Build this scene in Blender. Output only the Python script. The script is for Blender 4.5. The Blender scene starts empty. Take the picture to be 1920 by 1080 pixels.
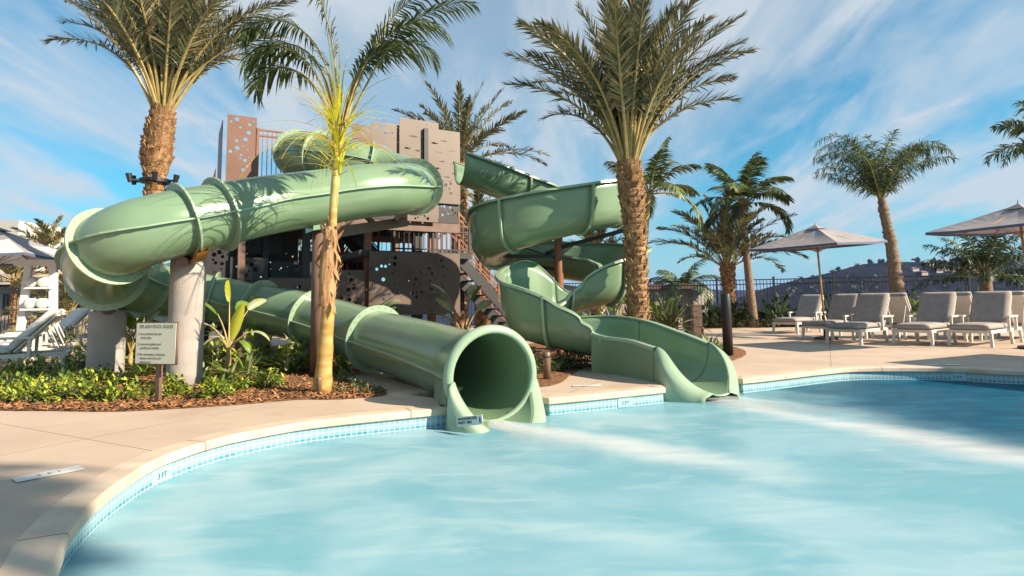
import bpy, math, random
from mathutils import Vector, Matrix, noise
R = math.radians
random.seed(7)
scene = bpy.context.scene
COL = scene.collection

# ------------------------------------------------------------------ camera
F_PX, PX0, PY0 = 1100.0, 960.0, 454.0
PITCH, ROLL, EYE = math.atan(0.10), 0.015, 1.03
cam_data = bpy.data.cameras.new('camera')
cam = bpy.data.objects.new('camera', cam_data)
COL.objects.link(cam)
_F = Vector((0, math.cos(PITCH), math.sin(PITCH)))
_U0 = Vector((0, -math.sin(PITCH), math.cos(PITCH)))
_R0 = Vector((1, 0, 0))
_R = _R0 * math.cos(ROLL) - _U0 * math.sin(ROLL)
_U = _U0 * math.cos(ROLL) + _R0 * math.sin(ROLL)
cam.matrix_world = Matrix(((_R.x, _U.x, -_F.x, 0), (_R.y, _U.y, -_F.y, 0), (_R.z, _U.z, -_F.z, EYE), (0, 0, 0, 1)))
cam_data.sensor_width = 36
cam_data.lens = 36 * F_PX / 1920
cam_data.shift_y = -(540 - PY0) / 1920
cam_data.clip_start = 0.05
cam_data.clip_end = 20000
scene.camera = cam

def ray(px, py):
    return _F + _R * ((px - PX0) / F_PX) + _U * ((PY0 - py) / F_PX)
def W(px, py, Y):
    d = ray(px, py); return Vector((0, 0, EYE)) + d * (Y / d.y)
def G(px, py, z=0.0):
    d = ray(px, py); return Vector((0, 0, EYE)) + d * ((z - EYE) / d.z)
def GX(px, Y, z=0.0):
    """point at depth Y and height z seen in column px"""
    k = (px - PX0) / F_PX
    X = 0.0
    for _ in range(6):
        p = Vector((X, Y, z - EYE))
        X = (k * p.dot(_F) + p.dot(_U0) * math.sin(ROLL)) / math.cos(ROLL)
    return Vector((X, Y, z))

# ------------------------------------------------------------------ light
SUN_AZ_FROM_X = R(-22)      # sun stands to the right, a little towards the camera
SUN_EL = R(30)
sun_dir = Vector((math.cos(SUN_AZ_FROM_X) * math.cos(SUN_EL), math.sin(SUN_AZ_FROM_X) * math.cos(SUN_EL), math.sin(SUN_EL)))
sl = bpy.data.lights.new('sun', 'SUN')
sl.energy = 5.0; sl.angle = R(0.55); sl.color = (1.0, 0.86, 0.66)
so = bpy.data.objects.new('sun', sl); COL.objects.link(so)
so.rotation_euler = sun_dir.to_track_quat('Z', 'Y').to_euler()

world = bpy.data.worlds.new('World'); scene.world = world; world.use_nodes = True
nt = world.node_tree; nt.nodes.clear()
def N(tree, typ, **kw):
    n = tree.nodes.new(typ)
    for k, v in kw.items():
        if k in n.inputs.keys(): n.inputs[k].default_value = v
        else: setattr(n, k, v)
    return n
wo = N(nt, 'ShaderNodeOutputWorld'); bg = N(nt, 'ShaderNodeBackground')
sky = N(nt, 'ShaderNodeTexSky'); sky.sky_type = 'NISHITA'; sky.sun_disc = False
sky.sun_elevation = SUN_EL; sky.sun_rotation = math.atan2(sun_dir.x, sun_dir.y)
sky.air_density = 1.0; sky.dust_density = 0.6; sky.ozone_density = 1.0
bg.inputs['Strength'].default_value = 0.05
tc = N(nt, 'ShaderNodeTexCoord'); sep = N(nt, 'ShaderNodeSeparateXYZ'); nt.links.new(tc.outputs['Generated'], sep.inputs[0])
def M(tree, op, a, b=None, clamp=False):
    n = tree.nodes.new('ShaderNodeMath'); n.operation = op; n.use_clamp = clamp
    for i, v in enumerate((a, b)):
        if v is None: continue
        if isinstance(v, (int, float)): n.inputs[i].default_value = v
        else: tree.links.new(v, n.inputs[i])
    return n.outputs[0]
den = M(nt, 'ADD', M(nt, 'MAXIMUM', sep.outputs[2], 0.0), 0.26)
cu = M(nt, 'DIVIDE', sep.outputs[0], den); cv = M(nt, 'DIVIDE', sep.outputs[1], den)
cmb = N(nt, 'ShaderNodeCombineXYZ'); nt.links.new(cu, cmb.inputs[0]); nt.links.new(cv, cmb.inputs[1])
def cloud(rot, sx, sy, scale, detail, dist, lo, hi, off=(0, 0, 0)):
    mp = N(nt, 'ShaderNodeMapping'); mp.inputs['Rotation'].default_value = (0, 0, R(rot)); mp.inputs['Scale'].default_value = (sx, sy, 1)
    mp.inputs['Location'].default_value = off
    nt.links.new(cmb.outputs[0], mp.inputs[0])
    nz = N(nt, 'ShaderNodeTexNoise'); nz.inputs['Scale'].default_value = scale; nz.inputs['Detail'].default_value = detail
    nz.inputs['Roughness'].default_value = 0.55; nz.inputs['Distortion'].default_value = dist
    nt.links.new(mp.outputs[0], nz.inputs['Vector'])
    mr = N(nt, 'ShaderNodeMapRange'); mr.interpolation_type = 'SMOOTHSTEP'
    mr.inputs['From Min'].default_value = lo; mr.inputs['From Max'].default_value = hi
    nt.links.new(nz.outputs['Fac'], mr.inputs['Value']); return mr.outputs[0]
c1 = cloud(-20, 1.6, 0.58, 1.25, 7, 0.6, 0.40, 0.66, (2.3, 0.4, 0))
c2 = cloud(-38, 1.0, 0.55, 0.95, 6, 0.7, 0.40, 0.64, (5.1, 1.7, 3))
c3 = cloud(-26, 3.2, 0.95, 1.6, 6, 0.7, 0.48, 0.74, (0.3, 7.7, 1))
cl = M(nt, 'ADD', M(nt, 'MULTIPLY', c1, 0.75), M(nt, 'MULTIPLY', c2, 0.5), True)
cl = M(nt, 'ADD', cl, M(nt, 'MULTIPLY', c3, 0.5), True)
hor = N(nt, 'ShaderNodeMapRange'); hor.inputs['From Min'].default_value = 0.0; hor.inputs['From Max'].default_value = 0.22
hor.inputs['To Min'].default_value = 0.55; hor.inputs['To Max'].default_value = 0.0
nt.links.new(sep.outputs[2], hor.inputs['Value'])
cl = M(nt, 'MAXIMUM', M(nt, 'MULTIPLY', cl, 0.9), hor.outputs[0], True)
tint = N(nt, 'ShaderNodeMix'); tint.data_type = 'RGBA'; tint.blend_type = 'MULTIPLY'; tint.inputs['Factor'].default_value = 1.0
nt.links.new(sky.outputs[0], tint.inputs['A']); tint.inputs['B'].default_value = (0.25, 1.24, 1.44, 1)
cm = N(nt, 'ShaderNodeMix'); cm.data_type = 'RGBA'
nt.links.new(cl, cm.inputs['Factor']); nt.links.new(tint.outputs['Result'], cm.inputs['A']); cm.inputs['B'].default_value = (6.1, 6.7, 7.2, 1)
nt.links.new(cm.outputs['Result'], bg.inputs['Color']); nt.links.new(bg.outputs[0], wo.inputs[0])

scene.view_settings.view_transform = 'Standard'; scene.view_settings.look = 'None'
scene.view_settings.exposure = 1.12; scene.view_settings.gamma = 1.0
scene.cycles.use_denoising = True
scene.cycles.max_bounces = 6; scene.cycles.diffuse_bounces = 3; scene.cycles.glossy_bounces = 3
scene.cycles.transparent_max_bounces = 12; scene.cycles.transmission_bounces = 4
scene.cycles.sample_clamp_indirect = 6.0

# ------------------------------------------------------------------ helpers
def mat(name, col, rough=0.6, col2=None, nscale=6.0, spec=0.5, metal=0.0, bump=0.0, bscale=40.0, coat=0.0, sub=0.0, stretch=None, detail=5, obj_var=0.0, lo=0.35, hi=0.65):
    m = bpy.data.materials.new(name); m.use_nodes = True; t = m.node_tree
    b = t.nodes['Principled BSDF']
    b.inputs['Roughness'].default_value = rough; b.inputs['Metallic'].default_value = metal
    b.inputs['Specular IOR Level'].default_value = spec; b.inputs['Coat Weight'].default_value = coat
    b.inputs['Coat Roughness'].default_value = 0.14
    b.inputs['Base Color'].default_value = (*col, 1)
    geo = t.nodes.new('ShaderNodeNewGeometry'); vec = geo.outputs['Position']
    if stretch:
        mp = t.nodes.new('ShaderNodeMapping'); mp.inputs['Scale'].default_value = stretch; t.links.new(vec, mp.inputs[0]); vec = mp.outputs[0]
    if col2:
        nz = t.nodes.new('ShaderNodeTexNoise'); nz.inputs['Scale'].default_value = nscale; nz.inputs['Detail'].default_value = detail
        t.links.new(vec, nz.inputs['Vector'])
        cr = t.nodes.new('ShaderNodeValToRGB'); cr.color_ramp.elements[0].position = lo; cr.color_ramp.elements[1].position = hi
        cr.color_ramp.elements[0].color = (*col, 1); cr.color_ramp.elements[1].color = (*col2, 1)
        t.links.new(nz.outputs['Fac'], cr.inputs[0]); out = cr.outputs[0]
        if obj_var:
            oi = t.nodes.new('ShaderNodeObjectInfo'); hs = t.nodes.new('ShaderNodeHueSaturation')
            mr = t.nodes.new('ShaderNodeMapRange'); mr.inputs['To Min'].default_value = 1 - obj_var; mr.inputs['To Max'].default_value = 1 + obj_var
            t.links.new(oi.outputs['Random'], mr.inputs['Value']); t.links.new(mr.outputs[0], hs.inputs['Value'])
            t.links.new(out, hs.inputs['Color']); out = hs.outputs[0]
        t.links.new(out, b.inputs['Base Color'])
    if bump:
        bz = t.nodes.new('ShaderNodeTexNoise'); bz.inputs['Scale'].default_value = bscale; bz.inputs['Detail'].default_value = 4
        t.links.new(vec, bz.inputs['Vector'])
        bp = t.nodes.new('ShaderNodeBump'); bp.inputs['Strength'].default_value = bump; bp.inputs['Distance'].default_value = 0.02
        t.links.new(bz.outputs['Fac'], bp.inputs['Height']); t.links.new(bp.outputs[0], b.inputs['Normal'])
    if sub:      # thin leaf: light shines through
        tr = t.nodes.new('ShaderNodeBsdfTranslucent'); mx = t.nodes.new('ShaderNodeMixShader'); mx.inputs[0].default_value = sub
        src = b.inputs['Base Color'].links[0].from_socket if b.inputs['Base Color'].links else None
        if src: t.links.new(src, tr.inputs[0])
        else: tr.inputs[0].default_value = (*col, 1)
        o = t.nodes['Material Output']
        t.links.new(b.outputs[0], mx.inputs[1]); t.links.new(tr.outputs[0], mx.inputs[2]); t.links.new(mx.outputs[0], o.inputs[0])
    return m

class MB:
    def __init__(s): s.v = []; s.f = []; s.m = []; s.uv = None
    def add(s, vs, fs, m=0):
        o = len(s.v); s.v.extend([tuple(v) for v in vs])
        for f in fs: s.f.append(tuple(i + o for i in f)); s.m.append(m)
    def box(s, c, ax, ay, az, m=0):
        """centre c and half-axis vectors"""
        c = Vector(c); ax = Vector(ax); ay = Vector(ay); az = Vector(az)
        vs = [c + ax * i + ay * j + az * k for i in (-1, 1) for j in (-1, 1) for k in (-1, 1)]
        s.add(vs, [(0, 1, 3, 2), (4, 6, 7, 5), (0, 4, 5, 1), (2, 3, 7, 6), (0, 2, 6, 4), (1, 5, 7, 3)], m)
    def bx(s, x0, x1, y0, y1, z0, z1, m=0):
        s.box(((x0 + x1) / 2, (y0 + y1) / 2, (z0 + z1) / 2), ((x1 - x0) / 2, 0, 0), (0, (y1 - y0) / 2, 0), (0, 0, (z1 - z0) / 2), m)
    def bar(s, a, b, w, h=None, m=0, up=Vector((0, 0, 1))):
        a = Vector(a); b = Vector(b); d = b - a; L = d.length
        if L < 1e-6: return
        t = d / L; h = h or w
        if abs(t.dot(up)) > 0.98: up = Vector((0, 1, 0))
        sx = t.cross(up).normalized(); sy = sx.cross(t).normalized()
        s.box((a + b) / 2, t * (L / 2), sx * (w / 2), sy * (h / 2), m)
    def tube(s, pts, rad, n=8, m=0, cap=True):
        pts = [Vector(p) for p in pts]; k = len(pts)
        if not hasattr(rad, '__len__'): rad = [rad] * k
        o = len(s.v); prev = None
        for i, p in enumerate(pts):
            t = (pts[min(i + 1, k - 1)] - pts[max(i - 1, 0)]).normalized()
            if prev is None:
                a = t.cross(Vector((0, 0, 1)))
                if a.length < 0.05: a = t.cross(Vector((1, 0, 0)))
                a.normalize()
            else:
                a = (prev - t * prev.dot(t)).normalized()
            prev = a; b = t.cross(a)
            for j in range(n):
                th = 2 * math.pi * j / n
                s.v.append(tuple(p + (a * math.cos(th) + b * math.sin(th)) * rad[i]))
        for i in range(k - 1):
            for j in range(n):
                q = (j + 1) % n
                s.f.append((o + i * n + j, o + i * n + q, o + (i + 1) * n + q, o + (i + 1) * n + j)); s.m.append(m)
        if cap:
            s.f.append(tuple(o + j for j in range(n))[::-1]); s.m.append(m)
            s.f.append(tuple(o + (k - 1) * n + j for j in range(n))); s.m.append(m)
    def leaf(s, p, d, n, L, w, m=0, droop=0.0):
        """folded pointed blade from p along d; n = its upper side"""
        sd = d.cross(n)
        if sd.length < 1e-4: sd = d.cross(Vector((0.3, 0.5, 0.8)))
        sd.normalize(); dn = Vector((0, 0, -droop))
        d2 = (d + dn).normalized(); d3 = (d2 + dn * 1.6).normalized()
        q = p + d2 * (L * 0.5); e = q + d3 * (L * 0.5)
        s.add([p - sd * w * 0.3, p + sd * w * 0.3, q + sd * w * 0.5, q - sd * w * 0.5, e], [(0, 1, 2, 3), (3, 2, 4)], m)
    def build(s, name, mats, parent=None, smooth=False, weld=False):
        me = bpy.data.meshes.new(name); me.from_pydata(s.v, [], s.f); me.update()
        if not isinstance(mats, (list, tuple)): mats = [mats]
        for mm in mats: me.materials.append(mm)
        if len(mats) > 1: me.polygons.foreach_set('material_index', s.m)
        if smooth: me.polygons.foreach_set('use_smooth', [True] * len(me.polygons))
        if s.uv:
            ul = me.uv_layers.new(name='UVMap')
            for li, l in enumerate(me.loops): ul.data[li].uv = s.uv[l.vertex_index]
        o = bpy.data.objects.new(name, me); COL.objects.link(o)
        if parent: o.parent = parent
        return o

def tag(o, label, cat, group=None):
    o['label'] = label; o['category'] = cat
    if group: o['group'] = group
    return o
def struct(o): o['kind'] = 'structure'; return o
def thing(name, label, cat, loc=(0, 0, 0), rz=0.0, group=None):
    o = bpy.data.objects.new(name, None); COL.objects.link(o); o.location = loc; o.rotation_euler = (0, 0, rz)
    o.empty_display_size = 0.2
    return tag(o, label, cat, group)
def copy_thing(o, loc, rz, label, group=None, scale=None):
    def rec(a, par):
        c = a.copy(); COL.objects.link(c)
        if par: c.parent = par
        for ch in a.children: rec(ch, c)
        return c
    c = rec(o, None); c.location = loc; c.rotation_euler = (0, 0, rz); c['label'] = label
    if group: c['group'] = group
    if scale: c.scale = (scale,) * 3
    return c
def catmull(P, n, closed=False):
    out = []; k = len(P)
    rng = range(k) if closed else range(k - 1)
    for i in rng:
        if closed: a, b, c, d = P[i - 1], P[i], P[(i + 1) % k], P[(i + 2) % k]
        else:
            b, c = P[i], P[i + 1]
            a = P[i - 1] if i > 0 else tuple(2 * x - y for x, y in zip(b, c))
            d = P[i + 2] if i + 2 < k else tuple(2 * y - x for x, y in zip(b, c))
        for j in range(n):
            t = j / n; t2 = t * t; t3 = t2 * t
            out.append(tuple(0.5 * (2 * b[q] + (c[q] - a[q]) * t + (2 * a[q] - 5 * b[q] + 4 * c[q] - d[q]) * t2 + (3 * b[q] - a[q] - 3 * c[q] + d[q]) * t3) for q in range(len(b))))
    if not closed: out.append(tuple(P[-1]))
    return out
def curve_mesh(name, loops, extrude, mats, parent=None, matrix=None, bevel=0.0):
    """flat plate with real holes: loops[0] outline, the others holes (2D)"""
    cu = bpy.data.curves.new(name, 'CURVE'); cu.dimensions = '2D'; cu.fill_mode = 'BOTH'; cu.extrude = extrude; cu.bevel_depth = bevel
    for lp in loops:
        sp = cu.splines.new('POLY'); sp.points.add(len(lp) - 1)
        for i, (x, y) in enumerate(lp): sp.points[i].co = (x, y, 0, 1)
        sp.use_cyclic_u = True
    return _bake(name, cu, mats, parent, matrix)
def text_mesh(name, body, size, mats, parent, matrix, align='LEFT', extrude=0.0015, spacing=1.0):
    cu = bpy.data.curves.new(name, 'FONT'); cu.body = body; cu.size = size; cu.extrude = extrude; cu.align_x = align; cu.space_line = spacing
    return _bake(name, cu, mats, parent, matrix)
def _bake(name, cu, mats, parent, matrix):
    tmp = bpy.data.objects.new(name, cu); COL.objects.link(tmp)
    dg = bpy.context.evaluated_depsgraph_get(); dg.update()
    me = bpy.data.meshes.new_from_object(tmp.evaluated_get(dg)); bpy.data.objects.remove(tmp)
    me.materials.clear()
    for mm in (mats if isinstance(mats, (list, tuple)) else [mats]): me.materials.append(mm)
    if matrix: me.transform(matrix)
    o = bpy.data.objects.new(name, me); COL.objects.link(o)
    if parent: o.parent = parent
    return o
def frame_mat(o, x, y):
    """matrix taking local xy to world along x,y at origin o"""
    x = Vector(x).normalized(); y = Vector(y).normalized(); z = x.cross(y).normalized(); o = Vector(o)
    return Matrix(((x.x, y.x, z.x, o.x), (x.y, y.y, z.y, o.y), (x.z, y.z, z.z, o.z), (0, 0, 0, 1)))
# ------------------------------------------------------------------ materials
M_deck = mat('concrete_deck', (0.45, 0.335, 0.255), 0.75, (0.53, 0.41, 0.32), 0.9, bump=0.15, bscale=90, detail=8)
def add_joints(m, size, rot):
    t = m.node_tree; b = t.nodes['Principled BSDF']; src = b.inputs['Base Color'].links[0].from_socket
    geo = t.nodes.new('ShaderNodeNewGeometry'); mp = t.nodes.new('ShaderNodeMapping'); mp.inputs['Rotation'].default_value = (0, 0, rot)
    t.links.new(geo.outputs['Position'], mp.inputs[0])
    br = t.nodes.new('ShaderNodeTexBrick'); br.offset = 0.0; br.inputs['Scale'].default_value = 1.0
    br.inputs['Brick Width'].default_value = size; br.inputs['Row Height'].default_value = size; br.inputs['Mortar Size'].default_value = 0.006; br.inputs['Mortar Smooth'].default_value = 0.3
    t.links.new(mp.outputs[0], br.inputs['Vector'])
    mx = t.nodes.new('ShaderNodeMix'); mx.data_type = 'RGBA'; t.links.new(br.outputs['Fac'], mx.inputs['Factor'])
    t.links.new(src, mx.inputs['A']); mx.inputs['B'].default_value = (0.22, 0.16, 0.12, 1); t.links.new(mx.outputs['Result'], b.inputs['Base Color'])
add_joints(M_deck, 2.6, R(28))
M_coping = mat('coping_concrete', (0.50, 0.385, 0.29), 0.7, (0.60, 0.48, 0.37), 4, bump=0.1, bscale=120)
def coping_joints(m):
    t = m.node_tree; b = t.nodes['Principled BSDF']; src = b.inputs['Base Color'].links[0].from_socket
    uv = t.nodes.new('ShaderNodeUVMap'); br = t.nodes.new('ShaderNodeTexBrick'); br.offset = 0.0; br.inputs['Scale'].default_value = 1.0
    br.inputs['Brick Width'].default_value = 1.85; br.inputs['Row Height'].default_value = 5.0; br.inputs['Mortar Size'].default_value = 0.006; br.inputs['Mortar Smooth'].default_value = 0.2
    mp = t.nodes.new('ShaderNodeMapping'); mp.inputs['Location'].default_value = (0.4, 2.5, 0); t.links.new(uv.outputs[0], mp.inputs[0]); t.links.new(mp.outputs[0], br.inputs['Vector'])
    mx = t.nodes.new('ShaderNodeMix'); mx.data_type = 'RGBA'; t.links.new(br.outputs['Fac'], mx.inputs['Factor']); t.links.new(src, mx.inputs['A']); mx.inputs['B'].default_value = (0.16, 0.11, 0.08, 1)
    t.links.new(mx.outputs['Result'], b.inputs['Base Color'])
coping_joints(M_coping)
def deck_stains(m):
    # water marks, scuffs and fine aggregate
    t = m.node_tree; b = t.nodes['Principled BSDF']; src = b.inputs['Base Color'].links[0].from_socket
    geo = t.nodes.new('ShaderNodeNewGeometry')
    for sc, lo, hi, col, k in ((0.55, .52, .72, (0.30, 0.21, 0.15, 1), .38), (3.1, .56, .70, (0.34, 0.25, 0.18, 1), .30), (140.0, .55, .75, (0.25, 0.18, 0.13, 1), .35)):
        nz = t.nodes.new('ShaderNodeTexNoise'); nz.inputs['Scale'].default_value = sc; nz.inputs['Detail'].default_value = 7; nz.inputs['Distortion'].default_value = .5; t.links.new(geo.outputs['Position'], nz.inputs['Vector'])
        mr = t.nodes.new('ShaderNodeMapRange'); mr.interpolation_type = 'SMOOTHSTEP'; mr.inputs['From Min'].default_value = lo; mr.inputs['From Max'].default_value = hi; mr.inputs['To Max'].default_value = k; t.links.new(nz.outputs['Fac'], mr.inputs['Value'])
        mx = t.nodes.new('ShaderNodeMix'); mx.data_type = 'RGBA'; t.links.new(mr.outputs[0], mx.inputs['Factor']); t.links.new(src, mx.inputs['A']); mx.inputs['B'].default_value = col; src = mx.outputs['Result']
    t.links.new(src, b.inputs['Base Color'])
deck_stains(M_deck)
M_mulch = mat('bark_mulch', (0.07, 0.03, 0.012), 0.95, (0.34, 0.15, 0.055), 22, bump=1.0, bscale=60, detail=10)
M_plaster = mat('pool_plaster', (0.25, 0.62, 0.68), 0.6, (0.32, 0.70, 0.75), 1.0)

# ------------------------------------------------------------------ terrain beyond and under the deck
def terrain():
    mb = MB(); xs = []; 
    def gr(n, near, far):
        out = []
        for i in range(-n, n + 1):
            u = i / n; out.append(math.copysign(near * abs(u) + (far - near) * abs(u) ** 3.2, u))
        return out
    xs = gr(60, 60, 3500); ys = [-60 + 18 * i for i in range(4)] + [12 + 3 * i for i in range(8)] + [36 + (i ** 2.2) * 1.15 for i in range(1, 36)]
    nx = len(xs)
    for y in ys:
        for x in xs:
            d = max(0.0, math.hypot(max(0, abs(x) - 26), max(0, y - 27)))
            z = -1.9 - min(55, d * 0.42)
            if y > 40:
                # long dark spur entering from the right, low far ridge on the left
                px = x / max(y, 1)
                k1 = max(0.0, min(0.97 + 0.02 * (px - .6), 0.62 + 1.5 * (px - 0.40)))
                band = math.exp(-((y - 520 - 90 * px) / 150.0) ** 2)
                h = noise.noise(Vector((x * 0.006, y * 0.006, 3.1))) * 0.5 + noise.noise(Vector((x * 0.02, y * 0.02, 1.1))) * 0.22
                z += band * k1 * (97 + 16 * h)
                far = math.exp(-((y - 1700) / 420.0) ** 2)
                z += far * (92 + 34 * noise.noise(Vector((x * 0.0016, 0.3, 5.0))) + 12 * noise.noise(Vector((x * 0.006, y * 0.004, 2))))
                z += noise.noise(Vector((x * 0.03, y * 0.03, 9))) * min(2.5, d * 0.02)
            mb.v.append((x, y, z))
    for j in range(len(ys) - 1):
        for i in range(nx - 1):
            a = j * nx + i; mb.f.append((a, a + 1, a + nx + 1, a + nx)); mb.m.append(0)
    m = mat('shaded_hillside', (0.005, 0.009, 0.014), 0.95, (0.019, 0.014, 0.014), 0.06, spec=0.05, detail=9, lo=0.42, hi=0.6)  # slope shade and blue haze are put into this near-black colour
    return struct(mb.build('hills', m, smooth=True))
terrain()

# ------------------------------------------------------------------ pool outline
pool_px = [(1030, 746), (1130, 737), (1243, 726), (1392, 710), (1450, 704), (1530, 695), (1600, 689), (1713, 688), (1813, 690), (1920, 695)]
right = [G(x, y) for x, y in pool_px]
left_px = [(850, 763), (700, 777), (577, 790), (480, 806), (400, 823), (300, 856), (219, 902), (157, 952), (115, 1003), (90, 1060)]
left = [G(x, y) for x, y in left_px]
outline = [tuple(p)[:2] for p in reversed(left)]          # near-left to mouth
def resamp(L, st):
    out = [L[0]]; need = st
    for i in range(1, len(L)):
        a = Vector(L[i - 1]); b = Vector(L[i]); d = (b - a).length
        while d >= need: a = a + (b - a) * (need / d); out.append(tuple(a)); d = (b - a).length; need = st
        need -= d
    return out
def smooth_open(L, st=.12): return resamp(catmull(L, 10), st)
def lines(L, st=.1):
    out = []
    for p, q in zip(L[:-1], L[1:]):
        p = Vector(p); q = Vector(q); n = max(1, round((q - p).length / st)); out += [tuple(p.lerp(q, i / n)) for i in range(n)]
    return out + [tuple(L[-1])]
def slot(c, d, hw, depth, P0, P1):
    """slot cut into the deck where a slide comes down into the water"""
    d = Vector(d).normalized(); a = Vector((-abs(d.y), -abs(d.x))); c = Vector(c)
    return lines([P0, (P0[0] + .02, P0[1] + .30), tuple(c + a * hw - d * depth), tuple(c - a * hw - d * depth), P1])
rt = [tuple(p)[:2] for p in right]
nearL = [(-1.5, -2.2), (-1.75, -0.6), (-1.6, 0.4), (-1.5, 0.95), (-1.55, 1.4), (-1.64, 1.8), (-1.74, 2.1)]
LA = smooth_open(nearL + [tuple(p)[:2] for p in reversed(left)]); LB = smooth_open(rt[:3]); LC = smooth_open(rt[3:] + [(9.6, 6.6), (11.2, 4.6), (11.6, 1.5), (10.5, -2.5), (6.5, -5.0), (2.0, -5.2), (-0.4, -4.0), (-1.3, -2.6)])
LA.append(tuple(left[0])[:2]); LB.append(rt[2])
POOL = LA[:-1] + slot(W(920, 705, 6.1)[:2], (.6, -.8), .43, 1.15, LA[-1], LB[0])[:-1] + LB[:-1] + slot((2.19, 7.63), (.44, -.90), .44, .75, LB[-1], LC[0])[:-1] + LC
def offset_loop(L, d):
    out = []; k = len(L)
    for i in range(k):
        a = Vector(L[i - 1]); b = Vector(L[(i + 1) % k]); t = (b - a).normalized(); n = Vector((-t.y, t.x))   # clockwise loop: left is outside
        out.append((L[i][0] + n.x * d, L[i][1] + n.y * d))
    return out
area = sum(POOL[i - 1][0] * POOL[i][1] - POOL[i][0] * POOL[i - 1][1] for i in range(len(POOL))) / 2
SGN = 1.0 if area < 0 else -1.0
def off(L, d): return offset_loop(L, d * SGN)

def sweep_loop(name, prof, mats, m_idx=None, uv=False):
    """prof: list of (outward, z)"""
    mb = MB(); loops = [off(POOL, o) for o, z in prof]; k = len(POOL); acc = [0.0]
    for i in range(1, k + 1): acc.append(acc[-1] + (Vector(POOL[i % k]) - Vector(POOL[i - 1])).length)
    for j, (o, z) in enumerate(prof):
        for i in range(k + 1):
            x, y = loops[j][i % k]; mb.v.append((x, y, z))
    if uv: mb.uv = [(acc[i], prof[j][1]) for j in range(len(prof)) for i in range(k + 1)]
    for j in range(len(prof) - 1):
        for i in range(k):
            a = j * (k + 1) + i; mb.f.append((a, a + 1, a + k + 2, a + k + 1)); mb.m.append(m_idx[j] if m_idx else 0)
    return mb.build(name, mats, smooth=False)
# deck with pool opening
hole = off(POOL, 0.158)
DECK = curve_mesh('pool_deck', [[(-30, -9), (26, -9), (26, 21.5), (18, 22), (9, 23.5), (-2, 25), (-12, 22), (-30, 19)], hole], 0.06, M_deck, None, Matrix.Translation((0, 0, -0.06)))
struct(DECK)
cop = sweep_loop('pool_coping', [(0.16, -0.10), (0.16, 0.003), (-0.012, 0.003), (-0.024, -0.004), (-0.029, -0.016), (-0.029, -0.058), (-0.022, -0.066), (0.03, -0.068)], M_coping, uv=True)
struct(cop)
# tile band: two rows of glass tile with pale grout
def tile_mat():
    m = bpy.data.materials.new('glass_pool_tile'); m.use_nodes = True; t = m.node_tree; b = t.nodes['Principled BSDF']
    uv = t.nodes.new('ShaderNodeUVMap'); br = t.nodes.new('ShaderNodeTexBrick'); br.offset = 0.0
    br.inputs['Scale'].default_value = 1.0; br.inputs['Brick Width'].default_value = 0.05; br.inputs['Row Height'].default_value = 0.058
    br.inputs['Mortar Size'].default_value = 0.005; br.inputs['Mortar Smooth'].default_value = 0.2; br.inputs['Bias'].default_value = -0.1
    br.inputs['Color1'].default_value = (0.035, 0.22, 0.31, 1); br.inputs['Color2'].default_value = (0.11, 0.33, 0.40, 1); br.inputs['Mortar'].default_value = (0.42, 0.48, 0.49, 1)
    t.links.new(uv.outputs[0], br.inputs['Vector']); 
    # upper row is a paler tile
    sp = t.nodes.new('ShaderNodeSeparateXYZ'); t.links.new(uv.outputs[0], sp.inputs[0])
    gt = t.nodes.new('ShaderNodeMath'); gt.operation = 'GREATER_THAN'; gt.inputs[1].default_value = -0.15; t.links.new(sp.outputs[1], gt.inputs[0])
    f = t.nodes.new('ShaderNodeMath'); f.operation = 'MULTIPLY'; f.inputs[1].default_value = 0.45; t.links.new(gt.outputs[0], f.inputs[0])
    mx = t.nodes.new('ShaderNodeMix'); mx.data_type = 'RGBA'; t.links.new(f.outputs[0], mx.inputs['Factor'])
    t.links.new(br.outputs['Color'], mx.inputs['A']); mx.inputs['B'].default_value = (0.42, 0.53, 0.56, 1)
    t.links.new(mx.outputs['Result'], b.inputs['Base Color']); b.inputs['Roughness'].default_value = 0.15
    return m
M_tile = tile_mat()
WATER_Z = -0.185
tb = sweep_loop('pool_tile_band', [(0.0, -0.06), (0.0, -0.30)], M_tile, uv=True); struct(tb)
pw = sweep_loop('pool_wall', [(0.004, -0.28), (0.004, -1.25)], M_plaster); struct(pw)
fl = MB(); fl.v = [(x, y, -1.24) for x, y in off(POOL, 0.02)]; fl.f = [tuple(range(len(POOL)))]; fl.m = [0]
struct(fl.build('pool_floor', M_plaster))

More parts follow.
